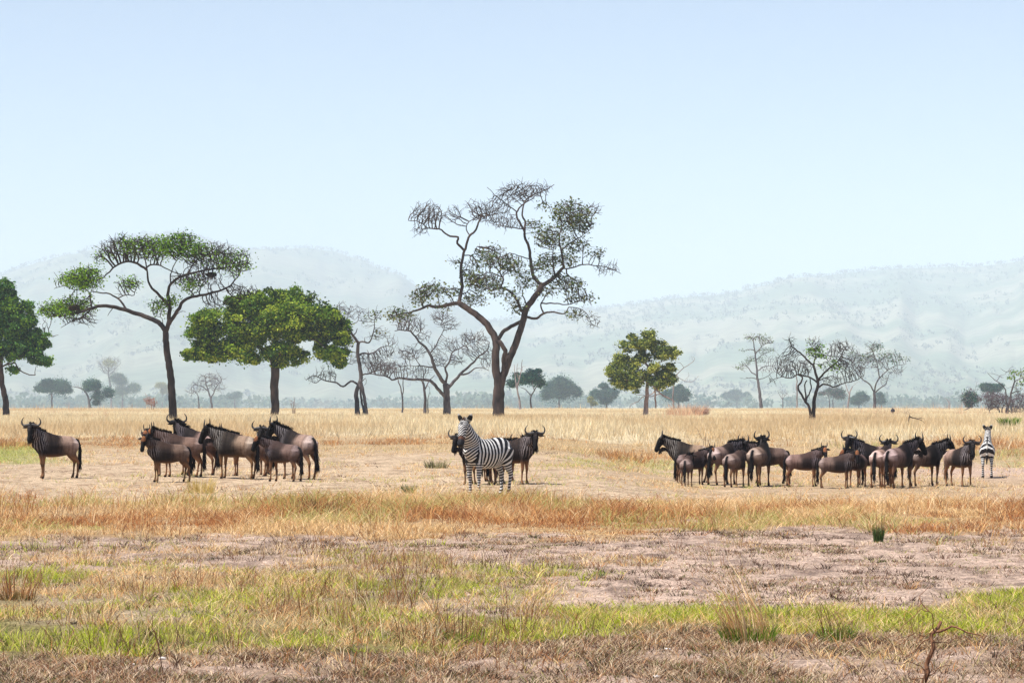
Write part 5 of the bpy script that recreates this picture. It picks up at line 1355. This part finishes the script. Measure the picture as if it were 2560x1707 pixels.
    belly = (1 - sstep(0.61, 0.66, z)) * (1 - sstep(0.10, 0.2, np.abs(y))) * sstep(-0.3, -0.1, x) * (1 - sstep(0.2, 0.36, x))
    s = s + 1.5 * belly
    muz = hm * sstep(0.33, 0.39, hs)
    s = s * (1 - muz) - 1.3 * muz
    s = s * sstep(0.03, 0.075, z) - 1.3 * (1 - sstep(0.03, 0.075, z))
    dors = (1 - sstep(0.012, 0.03, np.abs(y))) * sstep(1.15, 1.2, z) * (1 - sstep(0.4, 0.5, x))
    s = s - 1.5 * dors
    S.V, S.F, S.stripe = V, F, s
    S.noseb = 0.8 * muz * sstep(0.45, 0.38, hs)
    crest = np.array([(0.93, 0, 1.725), (0.84, 0, 1.735), (0.74, 0, 1.62), (0.60, 0, 1.46), (0.44, 0, 1.33)])
    u = rg.uniform(0, 1, 420); ct = np.linspace(0, 1, len(crest))
    b = np.stack([np.interp(u, ct, crest[:, q]) for q in range(3)], -1); b[:, 1] += rg.normal(0, 0.014, 420); b[:, 2] -= 0.03
    mane = hair(b, np.tile((-0.35, 0, 1.0), (420, 1)), rg.uniform(0.10, 0.15, 420), 0.010, rg, [(0.7, 0.66, 0.6)])
    dist = u * 0.85
    mc = np.where((np.sin(2 * np.pi * dist / 0.10) > 0)[:, None] & (u > 0.16)[:, None], np.array((0.66, 0.62, 0.56)), np.array((0.014, 0.011, 0.010)))
    mc[u < 0.1] = (0.09, 0.035, 0.018)
    S.parts = {'mane': [(mane[0], mane[1], np.repeat(mc, 5, 0), 'auto')]}
    S.parts['ear'] = []
    for sd in (1, -1):
        Ve, Fe = ellipsoid((0.81, sd * 0.06, 1.69), (-0.12, sd * 0.50, 1.0), 0.235, 0.068, 0.024, up=(1, 0.25 * sd, 0))
        ce = np.tile((0.016, 0.014, 0.014), (len(Ve), 1))
        q = (np.arange(len(Ve)) // 10) / 8.0
        rim = (q > 0.82) | ((q > 0.15) & (q < 0.32))
        ce[rim] = (0.5, 0.47, 0.42)
        S.parts['ear'].append((Ve, Fe, ce, 'head'))
    tp = np.array([(-0.62, 0, 1.17), (-0.71, 0, 1.12), (-0.75, 0, 0.95), (-0.75, 0, 0.75), (-0.74, 0, 0.5)])
    tq = catmull(np.column_stack([tp, [0.035, 0.032, 0.028, 0.042, 0.012]]), 0.05)
    tt = tube_mesh([(tq[:, :3], tq[:, 3])], kmin=8, kmax=8)
    zt = tt[0][:, 2]
    tc = np.where(((np.sin(zt * 90) > 0) & (zt > 0.85))[:, None], np.array((0.62, 0.58, 0.52)), np.array((0.014, 0.011, 0.010)))
    S.parts['tail'] = [(*tt, tc, 'torso')]
    S.parts['eye'] = [(*ellipsoid((0.975, sd * 0.072, 1.585), (0.2, sd * 1.0, 0.1), 0.035, 0.024, 0.024), None, 'head') for sd in (1, -1)]
    return S


def rotz(a): c, s = math.cos(a), math.sin(a); return np.array(((c, -s, 0), (s, c, 0), (0, 0, 1)))
def roty(a): c, s = math.cos(a), math.sin(a); return np.array(((c, 0, s), (0, 1, 0), (-s, 0, c)))


def deform(S, P, mode, yaw, pitch, hpitch, swing):
    W = []
    for k in ('torso', 'neck', 'head'):
        a, b, r = S.bones[k]
        W.append((seg_d(P, a, b) / r + 0.05) ** -5.0)
    W = np.array(W)
    if mode == 'torso': W = np.array([np.ones(len(P)), np.zeros(len(P)), np.zeros(len(P))])
    elif mode == 'head': W = np.array([np.zeros(len(P)), np.zeros(len(P)), np.ones(len(P))])
    else:
        W[1:] *= sstep(0.30, 0.55, P[:, 0])[None]
        W[1:] *= sstep(S.legz, S.legz + 0.12, P[:, 2] + 0.6 * np.clip(P[:, 0] - 0.75, 0, 1))[None]
        W[0] += 1e-6
    W = W / W.sum(0)
    ny = yaw * 0.5
    Rn = rotz(ny) @ roty(pitch)
    Rh = rotz(yaw) @ roty(hpitch)
    Pn = S.pivot1 + (P - S.pivot1) @ Rn.T
    h0 = S.pivot1 + Rn @ (S.pivot2 - S.pivot1)
    Ph = h0 + (P - S.pivot2) @ Rh.T
    Q = W[0][:, None] * P + W[1][:, None] * Pn + W[2][:, None] * Ph
    if mode == 'auto':
        f = np.clip((S.legz - P[:, 2]) / S.legz, 0, 1)
        leg = np.where(P[:, 0] > 0, 0, 2) + np.where(P[:, 1] > 0, 0, 1)
        Q[:, 0] += np.array(swing)[leg] * f
    return Q


M_COAT = mat_attr('coat', rough=0.75, spec=0.10, noise_scale=26, noise_amt=0.22)
M_HAIR = mat_attr('coarse_hair', rough=0.7, spec=0.15)
M_HORN = mat_noise('horn', (0.012, 0.010, 0.010), (0.045, 0.036, 0.032), 14, rough=0.45, spec=0.4, bump=0.2, dist=0.01)
M_EYE = mat_noise('eye', (0.004, 0.003, 0.003), (0.008, 0.006, 0.005), 3, rough=0.15, spec=0.5, bump=0)


def zebra_mat():
    m, n, L, b = new_mat('zebra_coat')
    at = n.new('ShaderNodeAttribute'); at.attribute_name = 'stripe'
    cr = n.new('ShaderNodeValToRGB')
    cr.color_ramp.elements[0].position = 0.46; cr.color_ramp.elements[1].position = 0.54
    cr.color_ramp.elements[0].color = (0.010, 0.009, 0.011, 1); cr.color_ramp.elements[1].color = (0.70, 0.67, 0.63, 1)
    mr = n.new('ShaderNodeMapRange'); mr.inputs['From Min'].default_value = -1.0; mr.inputs['From Max'].default_value = 1.0
    L.new(at.outputs['Fac'], mr.inputs['Value']); L.new(mr.outputs['Result'], cr.inputs['Fac'])
    at2 = n.new('ShaderNodeAttribute'); at2.attribute_name = 'nose'
    mx = n.new('ShaderNodeMix'); mx.data_type = 'RGBA'
    mx.inputs['B'].default_value = (0.16, 0.06, 0.03, 1)
    L.new(at2.outputs['Fac'], mx.inputs['Factor']); L.new(cr.outputs['Color'], mx.inputs['A'])
    L.new(mx.outputs['Result'], b.inputs['Base Color'])
    b.inputs['Roughness'].default_value = 0.6; b.inputs['Specular IOR Level'].default_value = 0.25
    return m


M_ZEBRA = zebra_mat()
WB = make_wildebeest()
ZB = make_zebra()


def animal(S, name, label, px, py, heading, look, scale, kind='adult', pitch=0.0, hpitch=0.0, swing=(0, 0, 0, 0), tail_swing=0.0, group=None):
    """heading / look: direction of body and of face; 0 right, 90 away, 180 left, 270 to the camera"""
    rg = np.random.default_rng(int(px * 7 + py))
    p = gp(px, py)
    p.z = float(ground_h(p.x, p.y)) - 0.01
    yaw = R((look - heading + 180) % 360 - 180)
    root = empty(name, p, label, 'zebra' if S is ZB else 'wildebeest', group)
    root.rotation_euler = (0, 0, R(heading))
    root.scale = (scale * (0.91 if S is WB else 1.0), scale, scale)
    dp = R(pitch); dh = R(hpitch)
    Vb = deform(S, S.V, 'auto', yaw, dp, dh, swing)
    if S is ZB:
        mesh_obj('body', Vb, S.F, M_ZEBRA, root, smooth=True, attrs={'stripe': S.stripe, 'nose': S.noseb})
    else:
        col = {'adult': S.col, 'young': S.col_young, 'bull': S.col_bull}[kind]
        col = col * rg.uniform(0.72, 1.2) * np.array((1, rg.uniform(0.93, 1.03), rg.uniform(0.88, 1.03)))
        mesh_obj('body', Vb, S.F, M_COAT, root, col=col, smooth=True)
    for pn, items in S.parts.items():
        nm = pn
        if S is WB:
            if pn == 'young_horn':
                if kind != 'young': continue
                nm = 'horn'
            if pn == 'horn' and kind == 'young': continue
            if pn == 'beard' and kind == 'young': continue
        for (V, F, c, mode) in items:
            Q = deform(S, V, mode, yaw, dp, dh, swing)
            if pn == 'tail' and tail_swing:
                f = np.clip((1.05 - V[:, 2]) / 0.7, 0, 1)
                Q[:, 1] += tail_swing * f * f
            mt = M_HORN if nm == 'horn' else M_EYE if nm == 'eye' else M_HAIR
            mesh_obj(nm, Q, F, mt, root, col=c, smooth=(pn in ('horn', 'young_horn', 'eye', 'ear')))
    return root


def build_animals():
    GL, GR, GC = 'wildebeests in the left herd', 'wildebeests in the right herd', 'wildebeests behind the near zebra'
    w = lambda *a, **k: animal(WB, 'wildebeest', *a, **k)
    animal(ZB, 'zebra', 'near zebra facing the camera, standing in front of the wildebeests in the middle', 1221, 1240, 228, 254, 1.0, hpitch=12, pitch=5, swing=(0.02, -0.03, 0.04, -0.05), group='zebras')
    animal(ZB, 'zebra', 'far zebra seen from behind with its neck up, at the far right', 2468, 1193, 80, 76, 0.93, hpitch=-8, tail_swing=0.02, group='zebras')
    # left
    w('lone wildebeest standing apart on the left, face turned to the camera', 143, 1195, 206, 262, 0.97, 'adult', swing=(0.02, -0.04, -0.05, 0.0), tail_swing=-0.05)
    w('young wildebeest with brown forehead, front left of the left herd', 425, 1205, 198, 252, 0.823, 'young', swing=(0, 0.03, -0.12, 0.02), pitch=9, group=GL)
    w('wildebeest mostly hidden behind the brown-foreheaded young one, dark head with upright horns', 432, 1189, 192, 246, 0.882, 'young', pitch=9, group=GL)
    w('grey wildebeest facing left, second in the left herd, with a striped neck', 456, 1193, 176, 172, 0.921, 'young', swing=(0.06, -0.03, 0.05, -0.05), pitch=9, group=GL)
    w('bull with wide horns looking away, black shoulders, behind the front of the left herd', 496, 1187, 150, 112, 1.026, 'bull', pitch=3, swing=(0, 0.05, -0.1, 0.1), group=GL)
    w('pale-rumped wildebeest in the middle of the left herd, head in profile to the left', 592, 1197, 155, 172, 0.978, 'adult', swing=(-0.04, 0.04, -0.06, 0.05), pitch=9, group=GL)
    w('brown wildebeest behind the pale-rumped one in the middle of the left herd', 624, 1190, 172, 200, 0.902, 'young', pitch=9, group=GL)
    w('large black-maned bull with wide horns at the right end of the left herd', 748, 1198, 135, 168, 1.016, 'bull', pitch=5, swing=(0, 0, -0.07, 0.06), tail_swing=-0.06, group=GL)
    w('young wildebeest with small curved horns standing before the black-maned bull', 711, 1204, 150, 214, 0.813, 'young', swing=(0.03, -0.03, 0.05, -0.06), pitch=9, group=GL)
    w('wildebeest facing the camera, hidden behind the young one at the right of the left herd', 672, 1186, 262, 258, 0.931, 'adult', pitch=9, group=GL)
    # middle
    w('wildebeest with wide horns and long beard, half hidden left of the near zebra', 1198, 1211, 220, 238, 0.865, 'bull', pitch=9, group=GC)
    w('dark wildebeest with lowered head directly behind the back of the near zebra', 1222, 1209, 22, 42, 0.839, 'bull', pitch=23, hpitch=8, group=GC)
    w('wildebeest showing only its horns between the near zebra and the big-horned one', 1250, 1204, 15, 40, 0.744, 'young', pitch=21, hpitch=8, group=GC)
    w('wildebeest facing the camera with large curved horns, right of the near zebra', 1276, 1210, 338, 276, 0.917, 'adult', swing=(0.02, -0.03, 0, 0), pitch=9, group=GC)
    # right
    w('large wildebeest in profile facing left at the left end of the right herd', 1726, 1205, 163, 180, 0.972, 'adult', swing=(-0.02, 0.04, -0.12, 0.08), pitch=9, group=GR)
    w('calf seen from behind with a white rump, before the leftmost of the right herd', 1717, 1215, 78, 66, 0.692, 'young', pitch=19, group=GR)
    w('young wildebeest with brown forehead looking over the calf in the right herd', 1727, 1210, 18, 292, 0.767, 'young', pitch=9, group=GR)
    w('wildebeest seen from behind with a long black tail, facing right, third in the right herd', 1806, 1211, 48, 28, 0.963, 'adult', pitch=19, hpitch=6, swing=(0, 0, -0.06, 0.04), tail_swing=0.05, group=GR)
    w('smaller wildebeest with white rump and lowered grey head, left half of the right herd', 1836, 1217, 58, 16, 0.823, 'young', pitch=46, hpitch=28, group=GR)
    w('wildebeest seen from behind, dark neck and head turned away, left half of the right herd', 1898, 1215, 64, 122, 0.982, 'bull', pitch=5, group=GR, swing=(0, 0, -0.04, 0.04))
    w('brown wildebeest facing left behind the dark-necked one in the right herd', 1926, 1209, 190, 186, 0.916, 'young', pitch=17, swing=(0, 0, -0.15, 0.02), tail_swing=0.04, group=GR)
    w('young wildebeest side on with one ear out, alone in the middle of the right herd', 2006, 1215, 350, 284, 0.804, 'young', swing=(0.05, -0.04, -0.10, 0.02), pitch=9, group=GR)
    w('young brown-foreheaded wildebeest side on beside the big-horned bull of the right herd', 2088, 1220, 348, 280, 0.776, 'young', swing=(0.03, -0.03, -0.05, 0.04), pitch=9, group=GR)
    w('brown wildebeest showing its chest between the young one and the big-horned bull', 2144, 1216, 246, 190, 0.804, 'young', pitch=17, group=GR)
    w('black bull with high curved horns and dark mane in the middle of the right herd', 2186, 1213, 192, 232, 0.982, 'bull', pitch=4, group=GR)
    w('white-rumped wildebeest seen from behind with wide horns, right of the black bull', 2204, 1218, 62, 84, 0.935, 'adult', swing=(0, 0, -0.04, 0.05), pitch=9, group=GR)
    w('pale-rumped wildebeest seen from behind with striped neck and profile head to the right', 2246, 1220, 50, 12, 0.982, 'bull', swing=(0.02, 0, -0.05, 0.05), tail_swing=-0.02, pitch=9, group=GR)
    w('dark bearded wildebeest in profile facing right near the right end of the right herd', 2312, 1214, 34, 358, 0.935, 'bull', swing=(0.02, -0.04, 0.03, -0.03), pitch=9, group=GR)
    w('wildebeest facing the camera with curved horns, rightmost of the right herd', 2396, 1216, 298, 270, 0.916, 'adult', swing=(0.06, -0.05, -0.05, 0.05), pitch=9, group=GR)


build_animals()
# ------------------------------------------------------------------ single plants, stones, sticks
def clump(name, label, cat, px, py, sets, rad, seed, group=None, dist=None):
    """one tuft or bush of blades; sets: (part, n, h_lo, h_hi, w, lean_lo, lean_hi, colours, azimuth bias or None)"""
    rg = np.random.default_rng(seed)
    p = gp(px, py) if dist is None else Vector(((px - 1280) * dist / FPX, dist, float(ground_z((px - 1280) * dist / FPX, dist))))
    p.z = float(ground_h(p.x, p.y))
    root = empty(name, p, label, cat, group)
    for part, n, h0, h1, w, l0, l1, cols, bias in sets:
        r = rad * np.sqrt(rg.uniform(0, 1, n)); a = rg.uniform(0, 2 * np.pi, n)
        az = a if bias is None else bias + rg.normal(0, 0.5, n)
        h = rg.uniform(h0, h1, n); lean = rg.uniform(l0, l1, n)
        base = np.stack([r * np.cos(a), r * np.sin(a), np.full(n, -0.02)], -1)
        tip = np.stack([np.cos(az) * h * lean, np.sin(az) * h * lean, h], -1)
        fa = rg.uniform(0, 2 * np.pi, n)
        ww = w * rg.uniform(0.6, 1.3, n)
        side = np.stack([np.cos(fa), np.sin(fa), 0 * fa], -1) * ww[:, None] * 0.5
        m1 = base + tip * np.array((0.16, 0.16, 0.36)); m2 = base + tip * np.array((0.5, 0.5, 0.72))
        V = np.stack([base - side, base + side, m1 + side, m1 - side, m2 + side * 0.7, m2 - side * 0.7, base + tip], 1).reshape(-1, 3)
        i = np.arange(n)[:, None] * 7
        F = [np.vstack([i + np.array([[0, 1, 2, 3]]), i + np.array([[3, 2, 4, 5]])]), i + np.array([[5, 4, 6]])]
        c = pick(cols, n, rg)
        o = mesh_obj(part, V, F, M_GRASS, root, col=np.repeat(c, 7, 0))
    return root


def build_props():
    dry = [(0.62, 0.37, 0.16), (0.75, 0.52, 0.28), (0.40, 0.20, 0.08), (0.30, 0.14, 0.06)]
    grn = [(0.10, 0.20, 0.02), (0.20, 0.32, 0.03), (0.05, 0.10, 0.015), (0.38, 0.44, 0.06)]
    G = 'tall dry grass clumps in the green strip'
    clump('grass_clump', 'tallest tan grass clump leaning left out of the green strip, right foreground', 'grass clump', 1872, 1606,
          [('stems', 110, 0.2, 0.85, 0.007, 0.15, 0.95, [(0.78, 0.48, 0.22), (0.86, 0.62, 0.34), (0.56, 0.29, 0.12)], math.pi * 0.98), ('stems', 40, 0.2, 0.55, 0.006, 0.0, 0.3, dry, None), ('leaves', 420, 0.06, 0.24, 0.008, 0.1, 0.8, grn, None)], 0.24, 301, G)
    clump('grass_clump', 'dark brown stalky grass clump right of the tallest tan clump', 'grass clump', 2092, 1604,
          [('stems', 38, 0.15, 0.5, 0.006, 0.1, 0.9, [(0.34, 0.16, 0.07), (0.48, 0.26, 0.12), (0.2, 0.09, 0.045), (0.6, 0.38, 0.2)], math.pi * 0.95), ('leaves', 260, 0.05, 0.18, 0.008, 0.1, 0.9, grn, None)], 0.16, 302, G)
    clump('grass_clump', 'reddish stalky grass clump rising above the green strip left of the middle', 'grass clump', 1150, 1600,
          [('stems', 70, 0.18, 0.50, 0.006, 0.05, 0.6, [(0.34, 0.17, 0.08), (0.22, 0.10, 0.05), (0.5, 0.3, 0.15)], None), ('leaves', 200, 0.05, 0.16, 0.008, 0.1, 0.9, grn, None)], 0.22, 303, G)
    clump('grass_clump', 'rusty grass clump at the left edge of the foreground', 'grass clump', 34, 1500,
          [('stems', 110, 0.15, 0.46, 0.007, 0.1, 0.8, [(0.42, 0.19, 0.07), (0.28, 0.12, 0.05), (0.56, 0.32, 0.14)], None), ('leaves', 160, 0.05, 0.14, 0.008, 0.1, 0.9, [(0.10, 0.10, 0.02), (0.2, 0.15, 0.05)], None)], 0.24, 304, G)
    clump('grass_clump', 'straw coloured arching grass clump at the left of the soil patch, near the middle', 'grass clump', 1330, 1545,
          [('stems', 60, 0.15, 0.5, 0.006, 0.3, 1.3, [(0.74, 0.54, 0.30), (0.6, 0.38, 0.18), (0.42, 0.22, 0.10)], math.pi * 0.1), ('leaves', 100, 0.05, 0.14, 0.008, 0.2, 1.0, dry, None)], 0.2, 305, G)
    clump('grass_clump', 'yellow grass clump just below the left herd', 'grass clump', 502, 1232,
          [('stems', 260, 0.15, 0.46, 0.012, 0.05, 0.6, [(0.70, 0.52, 0.16), (0.55, 0.42, 0.12), (0.76, 0.58, 0.28)], None)], 0.32, 306)
    clump('grass_clump', 'dark rusty grass clump in the straw belt between the left herd and the near zebra', 'grass clump', 815, 1285,
          [('stems', 320, 0.12, 0.42, 0.011, 0.1, 0.9, [(0.38, 0.18, 0.07), (0.22, 0.10, 0.045), (0.5, 0.28, 0.12), (0.10, 0.06, 0.03)], None)], 0.5, 307)
    clump('green_shrub', 'dark green upright shrub standing in the straw belt on the right', 'shrub', 2196, 1352,
          [('leaves', 260, 0.06, 0.30, 0.012, 0.0, 0.3, [(0.05, 0.09, 0.03), (0.09, 0.15, 0.045), (0.15, 0.2, 0.06)], None), ('stems', 12, 0.35, 0.68, 0.008, 0.0, 0.25, [(0.25, 0.15, 0.07), (0.12, 0.14, 0.05)], None)], 0.075, 308)
    clump('green_shrub', 'small green plant on bare ground left of the near zebra', 'shrub', 1021, 1233,
          [('leaves', 150, 0.08, 0.27, 0.016, 0.1, 0.7, [(0.12, 0.17, 0.05), (0.2, 0.25, 0.08), (0.3, 0.3, 0.12)], None)], 0.14, 309)
    clump('green_shrub', 'bright green spiky bush in the pale grass behind the far zebra', 'shrub', 2522, 1071,
          [('leaves', 520, 0.25, 0.85, 0.05, 0.15, 0.9, [(0.10, 0.20, 0.02), (0.22, 0.33, 0.03), (0.36, 0.44, 0.06), (0.04, 0.09, 0.015)], None)], 0.55, 310)
    clump('tall_grass_mound', 'mound of tall reddish grass at the foot of the tree with the broken limb', 'grass clump', 1712, 1040,
          [('stems', 420, 0.3, 1.6, 0.03, 0.1, 0.7, [(0.72, 0.46, 0.30), (0.80, 0.58, 0.38), (0.58, 0.31, 0.19)], None)], 1.9, 311, dist=292)
    clump('tall_grass_mound', 'low pinkish shrub mound right of the tall reddish grass', 'grass clump', 1752, 1038,
          [('stems', 420, 0.4, 1.3, 0.035, 0.1, 0.9, [(0.42, 0.25, 0.20), (0.34, 0.19, 0.16), (0.55, 0.36, 0.26)], None)], 0.8, 312, dist=300)
    clump('grass_clump', 'small green grey shrub among stubble on bare ground left of the near zebra', 'grass clump', 1090, 1170,
          [('leaves', 200, 0.08, 0.34, 0.02, 0.1, 0.9, [(0.22, 0.22, 0.10), (0.36, 0.33, 0.16), (0.14, 0.12, 0.06)], None)], 0.35, 313)
    # dead branch at the lower right corner
    kb = crop(1700, 1360, 0.3656)
    tree('dead_branch', 'broken reddish brown dead branch with bare twigs standing in the right foreground corner', kb, 22.0,
         [([(1660, 990), (1670, 930), (1690, 850), (1720, 700), (1745, 600), (1785, 540)], 22, 12),
          ([(1742, 605), (1850, 570), (1980, 600), (2060, 640)], 10, 3), ([(1735, 640), (1650, 700), (1560, 790)], 5, 2),
          ([(1740, 610), (1690, 440), (1560, 510), (1430, 610), (1310, 665)], 4, 1.5), ([(1690, 440), (1650, 360), (1730, 290)], 4, 1.5), ([(1738, 600), (1600, 610), (1460, 640)], 4, 1.5),
          ([(1672, 880), (1590, 810), (1440, 800), (1500, 720)], 4, 1.5), ([(1680, 910), (1760, 850), (1830, 810)], 5, 2), ([(1720, 690), (1850, 680), (1960, 660)], 4, 1.5), ([(1665, 930), (1580, 900), (1520, 840)], 4, 1.5)],
         bare=[(1600, 700, 120, 90), (1900, 640, 100, 60), (1500, 820, 80, 60)], bark=mat_noise('bark_red', (0.10, 0.04, 0.02), (0.30, 0.15, 0.08), 30, stretch=(1, 1, 0.3), dist=0.004),
         step=0.045, adens=0.9, tip=0.0011, seed=320, cat='branch', flare=1.0, gnarl=0.25)
    # twiggy shrub behind the right herd
    k4 = crop(1600, 1040, 0.1701)
    tree('dry_shrub', 'leafless reddish twiggy shrub behind the leftmost of the right herd', k4, 108,
         [([(968, 560), (968, 420), (966, 330), (970, 240)], 7, 3), ([(935, 560), (925, 420), (900, 330), (850, 220), (800, 160)], 6, 2, 'g'), ([(990, 560), (1000, 410), (1040, 320)], 6, 2, 'g')],
         bare=[(840, 240, 60, 70), (960, 290, 60, 60), (1030, 320, 40, 50), (890, 330, 40, 50)], bark=mat_noise('bark_twig', (0.14, 0.06, 0.035), (0.30, 0.16, 0.10), 9, dist=0.01), step=0.12, adens=3, tip=0.006, seed=321, cat='shrub', flare=1)
    tree('dry_shrub', 'small round pale brown leafless shrub in the far grass on the right', K7, 300,
         [([(432, 1060), (430, 1010), (435, 985)], 6, 3), ([(420, 1060), (410, 1000)], 4, 2, 'g')], bare=[(432, 985, 62, 45)], bark=mat_noise('bark_tumble', (0.28, 0.19, 0.13), (0.42, 0.31, 0.22), 3), step=0.16, adens=6, tip=0.012, seed=322, cat='shrub', flare=1)
    tree('dry_shrub', 'small dark leafless shrub in the pale grass right of the round green tree trunk', K2, 330,
         [([(1215, 1430), (1215, 1380), (1225, 1330), (1218, 1290)], 6, 2), ([(1205, 1430), (1195, 1370), (1185, 1350)], 5, 2, 'g'), ([(1225, 1430), (1240, 1380)], 4, 2, 'g')], bare=[(1218, 1360, 35, 45)],
         bark=mat_noise('bark_small', (0.12, 0.07, 0.06), (0.25, 0.16, 0.13), 3), step=0.2, adens=4, tip=0.012, seed=323, cat='shrub', flare=1)
    # fallen branch lying on the pale grass
    d = 208.0
    def P(px, z, dy=0.0):
        x = (px - 1280) * (d + dy) / FPX
        return (x, d + dy, float(ground_z(x, d)) + z)
    V, F = tube_mesh([(catmull(np.array([P(2271, -0.05), P(2273, 0.60), P(2280, 0.55, .2), P(2292, 0.46, .4), P(2306, 0.30, .5), P(2316, -0.05, .6)]), 0.12), np.full(200, 0.05))][:0] or
                     [(lambda q: (q, np.linspace(0.055, 0.025, len(q))))(catmull(np.array([P(2271, -0.05), P(2273, 0.62), P(2280, 0.58, .2), P(2292, 0.50, .4), P(2306, 0.34, .5), P(2316, -0.05, .6)]), 0.12)),
                      (lambda q: (q, np.linspace(0.035, 0.012, len(q))))(catmull(np.array([P(2273, 0.58), P(2274, 0.72), P(2273, 0.84)]), 0.08)),
                      (lambda q: (q, np.linspace(0.03, 0.012, len(q))))(catmull(np.array([P(2296, 0.46, .4), P(2300, 0.55, .3), P(2310, 0.50, .2)]), 0.08))])
    o = P(2292, 0)
    ob = mesh_obj('fallen_branch', V - np.array(o), F, M_BARK_BROWN, smooth=True)
    ob.location = o
    tag(ob, 'thin dead branch lying bent over the pale grass above the right herd', 'branch')
    # stick in the straw belt
    p = gp(749, 1274)
    V, F = tube_mesh([(np.array([(0.02, 0, -0.05), (0.0, 0, 0.10), (-0.04, 0.02, 0.24)]), np.array([0.018, 0.016, 0.012])), (np.array([(0.0, 0, 0.08), (0.12, -0.02, 0.12), (0.26, 0.0, 0.13)]), np.array([0.012, 0.009, 0.005]))])
    ob = mesh_obj('dead_stick', V, F, M_BARK_DARK, smooth=True)
    ob.location = p
    tag(ob, 'short dark upright stick in the straw belt below the left herd', 'stick')
    # pale stones in the nearest ground
    ms = mat_noise('pale_stone', (0.62, 0.60, 0.58), (0.82, 0.81, 0.80), 40, rough=0.7, bump=0.4, dist=0.005)
    rg = np.random.default_rng(9)
    for px, py, r, lab in [(406, 1652, 0.022, 'white stone, the larger of two lying on dark soil at the lower left'), (334, 1658, 0.010, 'tiny white stone left of the larger white stone at the lower left'),
                           (1668, 1624, 0.018, 'grey white stone under the edge of the green strip, right of the middle'), (1640, 1694, 0.024, 'flat white stone at the bottom edge right of the middle')]:
        p = gp(px, py); p.z = float(ground_h(p.x, p.y))
        n, k = 9, 12
        th = np.linspace(0.05, math.pi - 0.05, n)[:, None]; ph = (np.arange(k) / k * 2 * math.pi)[None]
        rr = r * (1 + 0.28 * (rg.uniform(-1, 1, (n, k))))
        V = np.stack([rr * np.sin(th) * np.cos(ph) * 1.5, rr * np.sin(th) * np.sin(ph), rr * np.cos(th) * 0.6 + r * 0.3 + 0 * ph], -1).reshape(-1, 3)
        i = np.arange(n - 1)[:, None] * k; j = np.arange(k)[None]; j2 = (j + 1) % k
        F = np.stack([i + j, i + j2, i + k + j2, i + k + j], -1).reshape(-1, 4)
        ob = mesh_obj('stone', V, [F, np.stack([np.zeros(k - 2, int), np.arange(1, k - 1) + 1, np.arange(1, k - 1)], -1)], ms, smooth=True)
        ob.location = p
        tag(ob, lab, 'stone', 'white stones on the near ground')
    # ground bird in the far grass
    d = 282.0
    x = (2232 - 1280) * d / FPX; z = float(ground_z(x, d))
    root = empty('bird', (x, d, z), 'small dark round-bodied bird standing in the far pale grass on the right', 'bird')
    V, F, T = loft([(-0.30, 0, 0.52), (-0.20, 0, 0.60), (0.0, 0, 0.66), (0.16, 0, 0.64), (0.24, 0, 0.72), (0.26, 0, 0.86), (0.28, 0, 0.93), (0.36, 0, 0.91)], [0.05, 0.16, 0.22, 0.17, 0.06, 0.035, 0.045, 0.015], [0.05, 0.14, 0.21, 0.17, 0.07, 0.035, 0.045, 0.012])
    L = [loft([(0.02, s * 0.07, 0.55), (0.05, s * 0.07, 0.3), (0.0, s * 0.07, 0.02)], [0.05, 0.025, 0.02], [0.05, 0.025, 0.02], 8) for s in (1, -1)]
    parts = [(V, F, T)] + L
    VV, FF = fuse(parts, 0.02)
    c = np.where((VV[:, 2] < 0.55)[:, None], np.array((0.30, 0.22, 0.18)), np.array((0.05, 0.04, 0.05)))
    mesh_obj('body', VV, FF, M_COAT, root, col=c, smooth=True)
    root.rotation_euler = (0, 0, R(250))


build_props()
# ------------------------------------------------------------------ haze
def build_haze():
    x0, x1, y0, y1, z0, z1 = -7000, 7000, -300, 14000, -32, 715
    V = [(x, y, z) for z in (z0, z1) for (x, y) in ((x0, y0), (x1, y0), (x1, y1), (x0, y1))]
    F = [[0, 3, 2, 1], [4, 5, 6, 7], [0, 1, 5, 4], [1, 2, 6, 5], [2, 3, 7, 6], [3, 0, 4, 7]]
    m = bpy.data.materials.new('haze')
    m.use_nodes = True
    n = m.node_tree.nodes
    n.clear()
    out = n.new('ShaderNodeOutputMaterial')
    v = n.new('ShaderNodeVolumePrincipled')
    v.inputs['Color'].default_value = (0.75, 0.868, 1.0, 1)
    v.inputs['Density'].default_value = HAZE_DENSITY
    v.inputs['Anisotropy'].default_value = -0.2
    m.node_tree.links.new(v.outputs[0], out.inputs['Volume'])
    o = mesh_obj('haze', V, [F], m)
    tag(o, kind='stuff')


build_haze()
